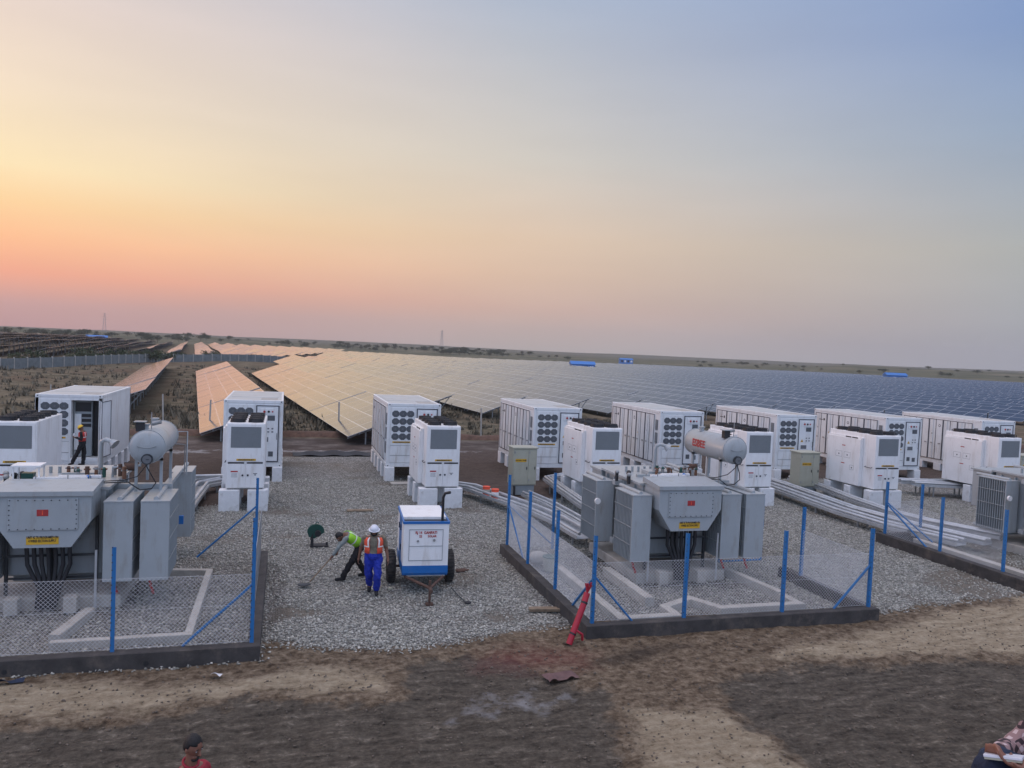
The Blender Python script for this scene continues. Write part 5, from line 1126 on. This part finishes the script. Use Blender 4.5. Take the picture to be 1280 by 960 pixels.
def plant(pi, x, y, s, lb, grp):
    global tcount
    z = float(hgt(x, y))
    if not used[pi]: o = protos[pi][0]; used[pi] = True
    else: o = copy_tree(None, tree=protos[pi][1])
    o.location = (x, y, z - .05); o.scale = (s, s, s * rng.uniform(.85, 1.15)); o.rotation_euler = (0, 0, rng.uniform(0, 6.28)); tag(o, lb, 'shrub' if pi == 2 else 'tree', grp)
def polar(azd, dist): a = R(16.2 + azd); return dist * math.sin(a), dist * math.cos(a)
for i in range(120): x, y = polar(min(4, rng.choice([rng.uniform(-24, 5), rng.normal(-6, 4)])), rng.uniform(640, 900)); plant(rng.choice([0, 1, 3]), x, y, rng.uniform(.45, .95), 'dark acacia on the low ridge behind the back solar field', 'far acacias on the centre ridge')
for i in range(52): x, y = polar(rng.choice([rng.uniform(-34, -21), rng.normal(-30, 1.5)]), rng.uniform(560, 760)); plant(rng.choice([0, 1, 3]), x, y, rng.uniform(.5, 1.05), 'dusty tree on the far left skyline', 'far trees on the left skyline')
for i in range(40): x, y = polar(rng.uniform(13, 35), rng.uniform(620, 900)); plant(rng.choice([0, 1]), x, y, rng.uniform(.35, .8), 'small tree dotted over the bare right hill', 'scattered trees on the right hill')
for i in range(30):
    t = rng.random(); x = -62 + 60 * t; y = 118 + 84 * t + rng.uniform(3, 10); plant(2, x, y, rng.uniform(.8, 1.6), 'grey green shrub growing just behind the boundary wall', 'shrubs behind the boundary wall')
x, y = -4.5, 190; plant(2, x, y, 1.5, 'single dark bush in front of the first back field row', None) if False else None
# dry scrub tufts between the yard and the arrays
tv, tf = [], []
for i in range(3600):
    yv = 54 + 105 * rng.random() ** 1.3; xv = rng.uniform(-.50, .22) * yv if i % 3 else rng.uniform(-8, 62)
    if i % 3 == 0: yv = rng.uniform(54, 74)
    e_, d_ = ed(xv, yv)
    if d_ > 46 and (-9 < e_ < -2.5 and d_ > 62): continue
    z = float(hgt(xv, yv)); s = rng.uniform(.10, .42) * (1.0 if rng.random() < .85 else 1.7)
    for _ in range(12):
        a = rng.uniform(0, 6.28); l_ = s * rng.uniform(.5, 1.3); w_ = s * .22; bx, by = xv + rng.normal(0, s * .5), yv + rng.normal(0, s * .5); k = len(tv)
        dx, dy = math.cos(a), math.sin(a); tv += [(bx - dy * w_, by + dx * w_, z - .03), (bx + dy * w_, by - dx * w_, z - .03), (bx + dx * l_ * .5, by + dy * l_ * .5, z + l_)]; tf.append((k, k + 1, k + 2))
me = bpy.data.meshes.new('scrub'); me.from_pydata(tv, [], tf); me.materials.append(mat('dry_scrub', (.135, .118, .082), .9, var=.55, scale=.5)); me.update(); o = bpy.data.objects.new('dry_scrub', me); COL.objects.link(o)
tag(o, 'dry olive scrub tufts covering the ground between yard and solar rows', 'scrub', kind='stuff')

# ---------------------------------------------------------------- people
from mathutils import noise as mnoise
def remesh(o, vox=.009, sm_=6, fold=0.):
    m_ = o.modifiers.new('fuse', 'REMESH'); m_.mode = 'VOXEL'; m_.voxel_size = vox; m_.use_smooth_shade = True
    s_ = o.modifiers.new('soften', 'SMOOTH'); s_.factor = .5; s_.iterations = sm_
    ev = o.evaluated_get(bpy.context.evaluated_depsgraph_get()); me = bpy.data.meshes.new_from_object(ev); old = o.data; mats_ = list(old.materials); o.modifiers.clear(); o.data = me
    if not me.materials:
        for q in mats_: me.materials.append(q)
    me.name = o.name; bpy.data.meshes.remove(old)
    if fold:
        nn_ = [v.normal.copy() for v in me.vertices]
        for v, q in zip(me.vertices, nn_): c_ = v.co; v.co = c_ + q * (fold * (mnoise.noise((c_.x * 11 + c_.z * 5, c_.y * 11, c_.z * 6 + c_.x * 7)) + .5 * mnoise.noise((c_.x * 25, c_.y * 25, c_.z * 17))))
    return o
def V3(*a): return Vector(a)
STAND = dict(pel=V3(0, 0, .96), neck=V3(0, 0, 1.46), head=V3(0, -.02, 1.62), sL=V3(.19, 0, 1.41), sR=V3(-.19, 0, 1.41), eL=V3(.25, .02, 1.13), eR=V3(-.25, .02, 1.13), wL=V3(.26, -.06, .88), wR=V3(-.26, -.06, .88),
             hL=V3(.095, 0, .92), hR=V3(-.095, 0, .92), kL=V3(.11, -.02, .50), kR=V3(-.11, -.02, .50), aL=V3(.11, .02, .09), aR=V3(-.11, .02, .09), fL=V3(.12, -.15, .035), fR=V3(-.12, -.15, .035), face=V3(0, -1, 0), lat=V3(1, 0, 0))
TOR = [(-.12, .145, .105), (0, .17, .12), (.18, .165, .115), (.38, .155, .108), (.62, .175, .12), (.82, .185, .118), (.95, .150, .095), (1.02, .085, .07), (1.1, .058, .058)]
def tframe(J):
    ax = (J['neck'] - J['pel']); L_ = ax.length; ax.normalize(); lat = J['lat'] - ax * J['lat'].dot(ax); lat.normalize(); fr = ax.cross(lat) * -1
    return J['pel'], ax, L_, lat, fr        # fr points forward (for lat=+x, ax=+z gives -y... adjusted)
def torso_rings(J, grow=0., t0=-.2, t1=1.2, a0=0, a1=360, n=24):
    P, ax, L_, lat, fr = tframe(J); out = []
    for t, rx, ry in TOR:
        if t < t0 or t > t1: continue
        c_ = P + ax * (t * L_); ang = [R(a0 + (a1 - a0) * j / (n if a1 - a0 == 360 else n - 1)) for j in range(n)]
        out.append([c_ + lat * ((rx + grow) * math.sin(q)) + fr * ((ry + grow) * math.cos(q)) for q in ang])
    return out
def hand(mb, w, d, palm, m_, s=1., curl=.5):
    d = d.normalized(); palm = (palm - d * palm.dot(d)).normalized(); side = d.cross(palm)
    mb.capsule(w, w + d * .03 * s, .027 * s, .032 * s, m_, 10); c_ = w + d * .075 * s
    for q in (-.028, -.009, .010, .028): mb.capsule(w + d * .03 * s + side * q * s * .8, w + d * .095 * s + side * q * s, .016 * s, .014 * s, m_, 8)
    for q, l_ in ((-.030, .062), (-.010, .078), (.011, .074), (.030, .058)):
        p0 = w + d * .095 * s + side * q * s; d1 = (d + palm * curl * .6).normalized(); p1 = p0 + d1 * l_ * .45 * s; d2 = (d + palm * curl * 1.5).normalized(); p2 = p1 + d2 * l_ * .32 * s; d3 = (d * .6 + palm * curl * 2.2).normalized(); p3 = p2 + d3 * l_ * .25 * s
        mb.capsule(p0, p1, .0105 * s, .0098 * s, m_, 6); mb.capsule(p1, p2, .0096 * s, .009 * s, m_, 6); mb.capsule(p2, p3, .009 * s, .0075 * s, m_, 6)
    t0 = w + d * .035 * s - side * .028 * s; t1 = t0 + (d * .6 - side * .8 + palm * .3).normalized() * .04 * s; t2 = t1 + (d - side * .2 + palm * .5).normalized() * .032 * s
    mb.capsule(t0, t1, .015 * s, .0125 * s, m_, 6); mb.capsule(t1, t2, .0125 * s, .0095 * s, m_, 6)
def headframe(J):
    f = J['face'].normalized(); u = (J['head'] - J['neck']).normalized() if 'hup' not in J else J['hup'].normalized(); u = (u - f * u.dot(f)).normalized(); s = f.cross(u); return f, u, s
def figure(name, loc, rz, J, label, skin, parts, scale=1., vox=.009, sleeves='short'):
    o = empty('person', loc, rz, label, 'person'); o.scale = (scale,) * 3; mb = MB()
    mb.loft(torso_rings(J, -.012), skin, True)
    f, u, s = headframe(J); H_ = J['head']
    mb.capsule(J['neck'] - (J['neck'] - J['pel']).normalized() * .05, H_ - u * .05, .058, .055, skin, 14)
    T = Matrix(((s.x, f.x, u.x, H_.x), (s.y, f.y, u.y, H_.y), (s.z, f.z, u.z, H_.z), (0, 0, 0, 1)))
    def hf(p, d):
        q = p.copy(); k = max(0, -d.z); q.x *= 1 - .30 * k; q.y *= 1 - .10 * k
        if d.y > .2 and abs(d.x) < .5: q.y += .004
        return q
    mb.ell((0, .0, .012), (.077, .096, .118), skin, 24, 18, T=T, fn=hf)
    mb.ell((0, .055, -.075), (.042, .036, .035), skin, 12, 8, T=T)
    mb.capsule((0, .094, .012), (0, .116, -.028), .009, .014, skin, 8, T=T); mb.ell((0, .102, -.032), (.019, .014, .009), skin, 10, 6, T=T)
    for q in (-1, 1): mb.ell((q * .080, -.004, -.008), (.011, .02, .032), skin, 10, 8, T=T); mb.ell((q * .030, .083, .030), (.024, .010, .007), skin, 8, 6, T=T)
    mb.ell((0, .092, -.062), (.026, .010, .008), skin, 10, 6, T=T)
    for q in 'LR':
        mb.capsule(J['s' + q], J['e' + q], .054, .042, skin); mb.capsule(J['e' + q], J['w' + q], .041, .028, skin)
        dd = (J['w' + q] - J['e' + q]).normalized(); pal = J.get('p' + q, V3(-1 if q == 'L' else 1, 0, 0)); hand(mb, J['w' + q], J.get('hd' + q, dd), pal, skin, 1., J.get('curl', .5))
        mb.capsule(J['h' + q], J['k' + q], .085, .057, skin); mb.capsule(J['k' + q], J['a' + q], .053, .037, skin); mb.capsule(J['a' + q] - V3(0, 0, .03), J['f' + q], .038, .028, skin)
    remesh(part(mb, 'body', o), vox)
    for q in (-1, 1): e_ = MB(); e_.ell((q * .031, .086, .012), (.011, .007, .006), M['block'], 8, 6, T=T); e_.ell((q * .031, .0925, .012), (.005, .002, .005), M['black'], 8, 6, T=T); part(e_, 'eye', o)
    for p in parts:
        kind, m_ = p[0], p[1]; mb = MB()
        if kind == 'shirt':
            mb.loft(torso_rings(J, .012, -.2, .98), m_, True)
            for q in 'LR':
                mb.capsule(J['s' + q], J['e' + q] if sleeves == 'long' else J['s' + q].lerp(J['e' + q], .72), .068, .056, m_)
                if sleeves == 'long': mb.capsule(J['e' + q], J['e' + q].lerp(J['w' + q], .93), .056, .040, m_)
            remesh(part(mb, 'shirt', o), .011, 3, .016)
            if sleeves != 'x' and len(p) > 2 and p[2]:
                c_ = MB(); P, ax, L_, lat, fr = tframe(J); c0_ = P + ax * (1.0 * L_); c_.tube([c0_ + lat * (.078 * math.sin(R(t))) + fr * (.07 * math.cos(R(t))) + ax * (.028 - .03 * math.cos(R(t))) for t in range(0, 361, 24)], .014, p[2], 6); part(c_, 'collar', o)
        elif kind == 'trousers':
            mb.loft(torso_rings(J, .018, -.2, .2), m_, True)
            for q in 'LR': mb.capsule(J['h' + q], J['k' + q], .108, .085, m_); mb.capsule(J['k' + q], J['a' + q] + (J['k' + q] - J['a' + q]).normalized() * .03, .082, .074, m_)
            remesh(part(mb, 'trousers', o), .011, 3, .022)
        elif kind == 'shoes':
            for q in 'LR':
                b = MB(); h_ = (J['f' + q] - J['a' + q]); h_.z = 0; h_.normalize(); hl = J['a' + q] - h_ * .03; hl.z = J['a' + q].z - .045; b.capsule(hl, J['f' + q], .048, .042, m_); b.capsule(J['a' + q], hl, .046, .046, m_); remesh(part(b, 'shoe', o), .01, 2)
        elif kind == 'vest':
            rg = torso_rings(J, .032, .1, .99, 26, 334, 30); mb.loft(rg, m_, False, True, closed=False)
            P, ax, L_, lat, fr = tframe(J)
            v_ = part(mb, 'vest', o); sd = v_.modifiers.new('thick', 'SOLIDIFY'); sd.thickness = .012
            def band(t, hw, a0, a1, nm):
                i = [x for x in TOR]; rx = np.interp(t, [x[0] for x in TOR], [x[1] for x in TOR]) + .039; ry = np.interp(t, [x[0] for x in TOR], [x[2] for x in TOR]) + .039; b = MB(); rs = []
                for tt in (t - hw, t + hw): rs.append([P + ax * (tt * L_) + lat * (rx * math.sin(R(q))) + fr * (ry * math.cos(R(q))) for q in np.linspace(a0, a1, 24)])
                b.loft(rs, M['reflect'], False, True, closed=False); part(b, nm, v_)
            band(.52, .03, 27, 333, 'waist_strip')
            for sg in (32, -32):
                b = MB(); rs = []
                for tt in np.linspace(.55, .97, 7):
                    rx = np.interp(tt, [x[0] for x in TOR], [x[1] for x in TOR]) + .041; ry = np.interp(tt, [x[0] for x in TOR], [x[2] for x in TOR]) + .041
                    rs.append([P + ax * (tt * L_) + lat * (rx * math.sin(R(q))) + fr * (ry * math.cos(R(q))) for q in (sg - 5, sg, sg + 5)])
                b.loft(rs, M['reflect'], False, True, closed=False); part(b, 'shoulder_strip', v_)
                b = MB(); rs = []
                for tt in np.linspace(.55, .97, 7):
                    rx = np.interp(tt, [x[0] for x in TOR], [x[1] for x in TOR]) + .041; ry = np.interp(tt, [x[0] for x in TOR], [x[2] for x in TOR]) + .041
                    rs.append([P + ax * (tt * L_) + lat * (rx * math.sin(R(q + 180))) + fr * (ry * math.cos(R(q + 180))) for q in (sg - 5, sg, sg + 5)])
                b.loft(rs, M['reflect'], False, True, closed=False); part(b, 'shoulder_strip', v_)
        elif kind == 'helmet':
            def hh(p, d): 
                q = p.copy(); q.z = max(q.z, .0); return q
            mb.ell((0, -.005, .035), (.098, .120, .112), m_, 24, 16, T=T, fn=hh); mb.cyl(T @ Vector((0, .012, .032)), T @ Vector((0, .012, .040)), .122, m_, 24); part(mb, 'helmet', o)
        elif kind == 'hair':
            def hh(p, d):
                q = p.copy() * (1 + .02 * math.sin(23 * d.x) * math.sin(19 * d.z + 7 * d.y)); lim = .045 + .0 * d.y if d.y > .35 else (-.055 if d.y < -.1 else .0 + -.1 * 0)
                if q.z < lim: q = q * .82; q.z = max(q.z, lim - .01)
                return q
            mb.ell((0, -.010, .022), (.087, .102, .122), m_, 32, 24, T=T, fn=hh); part(mb, 'hair', o)
        elif kind == 'beard':
            mb.ell((0, .050, -.088), (.052, .050, .040), m_, 16, 10, T=T); mb.ell((0, .106, -.050), (.032, .010, .008), m_, 12, 6, T=T)
            for q in (-1, 1): mb.capsule((q * .066, .03, -.03), (q * .045, .07, -.08), .016, .018, m_, 8, T=T)
            part(mb, 'beard', o)
        elif kind == 'moustache':
            mb.ell((-.016, .106, -.047), (.020, .010, .008), m_, 10, 6, T=T); mb.ell((.016, .106, -.047), (.020, .010, .008), m_, 10, 6, T=T); mb.ell((0, .058, -.105), (.045, .040, .022), m_, 14, 8, T=T)
            for q in (-1, 1): mb.ell((q * .032, .092, .037), (.018, .006, .005), m_, 8, 6, T=T)
            part(mb, 'moustache', o)
    return o
# walking man with orange vest, facing the camera
J = dict(STAND); J.update(kL=V3(.10, -.10, .52), aL=V3(.09, .02, .11), fL=V3(.10, -.14, .05), kR=V3(-.09, .03, .50), aR=V3(-.07, .30, .16), fR=V3(-.07, .16, .04), eL=V3(.27, .04, 1.14), wL=V3(.31, -.04, .90), eR=V3(-.27, .06, 1.14), wR=V3(-.31, .06, .89), face=V3(.02, -.93, -.36), head=V3(0, -.045, 1.60), hup=V3(0, -.2, 1))
wm = figure('person', (2.22, 19.15, .05), R(-8), J, 'bearded man in orange safety vest, white helmet and royal blue trousers walking on the gravel', M['skin'],
       [('shirt', M['shirt'], M['shirt']), ('trousers', M['trouser']), ('shoes', M['dark']), ('vest', M['orange']), ('helmet', M['cap']), ('beard', M['hair'])])
wm.scale = (1.13, 1.12, 1.0)
# man bending over his shovel behind him, body pointing left
J = dict(STAND); J.update(pel=V3(.24, .05, .90), neck=V3(-.16, -.10, 1.20), head=V3(-.29, -.16, 1.16), lat=V3(-.25, 1.0, 0).normalized() * -1, face=V3(-.5, -.35, -.9), hup=V3(-.85, -.3, .35),
    sL=V3(-.14, -.26, 1.14), sR=V3(-.10, .10, 1.18), eL=V3(-.34, -.34, .92), wL=V3(-.46, -.34, .74), eR=V3(-.28, .02, .94), wR=V3(-.34, -.16, .82), pL=V3(0, -.3, -1), pR=V3(0, -.3, -1), curl=1.0,
    hL=V3(.24, -.05, .86), hR=V3(.22, .13, .86), kL=V3(.02, -.14, .50), kR=V3(.20, .20, .46), aL=V3(-.18, -.12, .10), aR=V3(.42, .22, .10), fL=V3(-.35, -.15, .045), fR=V3(.27, .20, .04))
bend = figure('person', (1.78, 20.5, .05), 0, J, 'man bending over a shovel in yellow green vest behind the walking man', M['skin'],
       [('shirt', M['shirtg']), ('trousers', M['dark']), ('shoes', M['dark']), ('vest', M['hivis']), ('hair', M['hair'])], sleeves='long')
mb = MB(); hp = [V3(-.30, -.20, .86), V3(-.50, -.36, .72), V3(-1.02, -.5, .12)]; mb.cyl(hp[0], hp[2], .017, M['wood'], 8); mb.cyl(V3(-.30, -.20, .86), V3(-.52, -.27, .63), .022, M['red'], 8)
mb.ell((-1.16, -.53, .07), (.17, .13, .025), M['steeld'], 12, 6); simple('shovel', mb, 'long handled shovel with red grip held by the bending man', 'shovel', (1.78, 20.5, .05))
# worker in the open container doorway
J = dict(STAND); J.update(lat=V3(0, -1, 0), face=V3(-.85, 0, -.5), hup=V3(-.3, 0, 1), head=V3(-.06, 0, 1.59), sL=V3(0, -.19, 1.40), sR=V3(0, .19, 1.40), eL=V3(.02, -.24, 1.14), eR=V3(.02, .24, 1.14), wL=V3(-.22, -.12, 1.20), wR=V3(-.22, .14, 1.18), pL=V3(0, 0, 1), pR=V3(0, 0, 1),
    hL=V3(0, -.09, .92), hR=V3(0, .09, .92), kL=V3(-.16, -.09, .53), kR=V3(.06, .09, .50), aL=V3(-.34, -.10, .16), aR=V3(.02, .10, .09), fL=V3(-.46, -.10, .06), fR=V3(-.13, .10, .035))
figure('person', (-7.72, 34.85, .80), 0, J, 'worker in red vest and yellow helmet standing in the open container doorway', M['skin'], [('shirt', M['dark']), ('trousers', M['dark']), ('shoes', M['dark']), ('vest', M['redvest']), ('helmet', M['yhelmet'])], .95, sleeves='long')
mb = MB(); mb.box((-.75, -.30, .0), (.75, .36, .76), M['galvd'], .01); mb.box((-.77, -.34, .74), (.77, .38, .79), M['galv']); simple('metal_step', mb, 'grey metal step under the worker at the open container', 'step', (-7.75, 34.85, .02))
mb = MB(); mb.box((-.035, -.012, -.06), (.035, .012, .08), M['block']); simple('phone', mb, 'small pale device in the hands of the worker at the container', 'phone', (-8.02, 34.85, 2.02))
# man at the bottom edge
J = dict(STAND); J.update(face=V3(.72, -.62, -.30), head=V3(.02, -.03, 1.60), lat=V3(.75, .66, 0)); J.update(sL=V3(.115, .10, 1.31), sR=V3(-.115, -.10, 1.31), neck=V3(0, 0, 1.40), eL=V3(.20, .17, 1.06), eR=V3(-.19, -.15, 1.06), wL=V3(.22, .10, .84), wR=V3(-.17, -.22, .84))
figure('person', (-.86, 8.98, .03), R(0), J, 'black haired man with moustache and crimson shirt at the bottom edge', M['skin2'],
       [('shirt', M['redshirt'], M['redshirt']), ('trousers', M['dark']), ('shoes', M['dark']), ('hair', M['hair']), ('moustache', M['hair'])], 1.06, vox=.006)
# seated man in checked shirt on the ledge at the lower right
cm = bpy.data.materials.new('gingham_cloth'); g = NT(cm); tcn = g.n('ShaderNodeTexCoord'); sp = g.n('ShaderNodeSeparateXYZ'); mpn = g.n('ShaderNodeMapping'); mpn.inputs['Rotation'].default_value = (.3, .5, .2); g.l(tcn.outputs['Object'], mpn.inputs[0]); g.l(mpn.outputs[0], sp.inputs[0])
def stripe(v): return g.math('GREATER_THAN', g.math('FRACT', g.math('MULTIPLY', v, 1 / .046)), .5)
a_, b_2, c_2 = stripe(sp.outputs['X']), stripe(sp.outputs['Y']), stripe(sp.outputs['Z']); tot = g.math('ADD', g.math('MAXIMUM', a_, b_2), c_2)
g.l(g.ramp(g.math('MULTIPLY', tot, .5), [(0, (.50, .40, .40)), (.5, (.26, .17, .17)), (1, (.03, .018, .024))]), g.p.inputs['Base Color']); g.p.inputs['Roughness'].default_value = .85
J = dict(STAND); J.update(pel=V3(.68, .05, .30), neck=V3(.76, .02, .72), head=V3(.72, 0, .88), lat=V3(0, -1, 0), face=V3(-.9, -.1, -.45), hup=V3(-.3, 0, 1),
    sL=V3(.70, -.17, .66), sR=V3(.70, .20, .66), eL=V3(.46, -.20, .50), eR=V3(.48, .28, .46), wL=V3(.27, .0, .54), wR=V3(.29, .18, .52), pL=V3(0, 0, 1), pR=V3(0, 0, 1), curl=.8,
    hL=V3(.64, -.09, .28), hR=V3(.64, .10, .28), kL=V3(.20, -.12, .52), kR=V3(.24, .16, .48), aL=V3(.20, -.12, .09), aR=V3(.22, .17, .09), fL=V3(.05, -.13, .04), fR=V3(.07, .19, .04))
SEAT = V3(2.97, 2.60, 3.90)
figure('person', SEAT, R(2), J, 'seated man in checked shirt and dark blue jeans cut off at the lower right corner', M['skin2'], [('shirt', cm), ('trousers', M['jeans']), ('shoes', M['dark']), ('hair', M['hair'])], 1.0, sleeves='long')
mb = MB(); mb.box((-.11, -.15, -.012), (.11, .15, .012), M['cap'], .003); mb.box((-.105, -.145, -.030), (.105, .145, -.013), M['beige']); b_o = simple('notebook', mb, 'pale blue white notebook held by the seated man', 'book', SEAT + V3(.21, .10, .56), R(35)); b_o.scale = (.5, .5, .5); b_o.rotation_euler = (R(-12), R(14), R(35))
mb = MB(); mb.box((-.22, -.2, 0), (.22, .2, .22), M['wood'], .02); simple('low_stool', mb, 'low wooden box under the seated man, below the frame', 'stool', SEAT + V3(.68, .05, 0))
mb = MB(); mb.prism([(2.7, .8), (6.2, .8), (6.2, 2.4), (4.6, 2.9), (2.7, 2.95)], 'z', -.2, 3.88, M['concw']); tag(mb.build('concrete_platform'), 'raised concrete platform carrying the seated man, below the frame', 'platform')
# helmeted man leaning in from the right edge
J2 = dict(STAND); J2.update(pel=V3(.40, .05, .92), neck=V3(.02, .02, 1.20), head=V3(-.11, .0, 1.27), lat=V3(0, -1, 0), face=V3(-.7, 0, -.7), hup=V3(-.7, 0, .7),
    sL=V3(.05, -.17, 1.16), sR=V3(.05, .19, 1.16), eL=V3(.10, -.2, .90), eR=V3(.10, .2, .90), wL=V3(.02, -.16, .66), wR=V3(.02, .16, .66), hL=V3(.38, -.09, .88), hR=V3(.38, .10, .88), kL=V3(.28, -.1, .48), kR=V3(.44, .12, .48), aL=V3(.30, -.1, .09), aR=V3(.52, .12, .09), fL=V3(.13, -.1, .04), fR=V3(.35, .12, .04))
figure('person', (12.17, 9.75, .03), R(10), J2, 'stooping man in yellow helmet at the right photo edge on the dark road', M['skin'], [('shirt', M['dark']), ('trousers', M['dark']), ('shoes', M['dark']), ('helmet', M['yhelmet'])])
# ---------------------------------------------------------------- haze over the far country
hm = bpy.data.materials.new('haze'); hm.use_nodes = True; t = hm.node_tree; t.nodes.clear(); pv = t.nodes.new('ShaderNodeVolumePrincipled'); pv.inputs['Color'].default_value = (.78, .76, .80, 1); pv.inputs['Density'].default_value = .0002; pv.inputs['Anisotropy'].default_value = .2
mo = t.nodes.new('ShaderNodeOutputMaterial'); t.links.new(pv.outputs[0], mo.inputs['Volume'])
mb = MB(); mb.box((-1750, -1750, -30), (1750, 1750, 60), hm); hz = tag(mb.build('haze'), 'thin evening haze over the whole solar field', 'haze', kind='stuff')
for o_ in list(COL.objects):
    if o_.name.startswith('haze'): o_.display_type = 'WIRE'
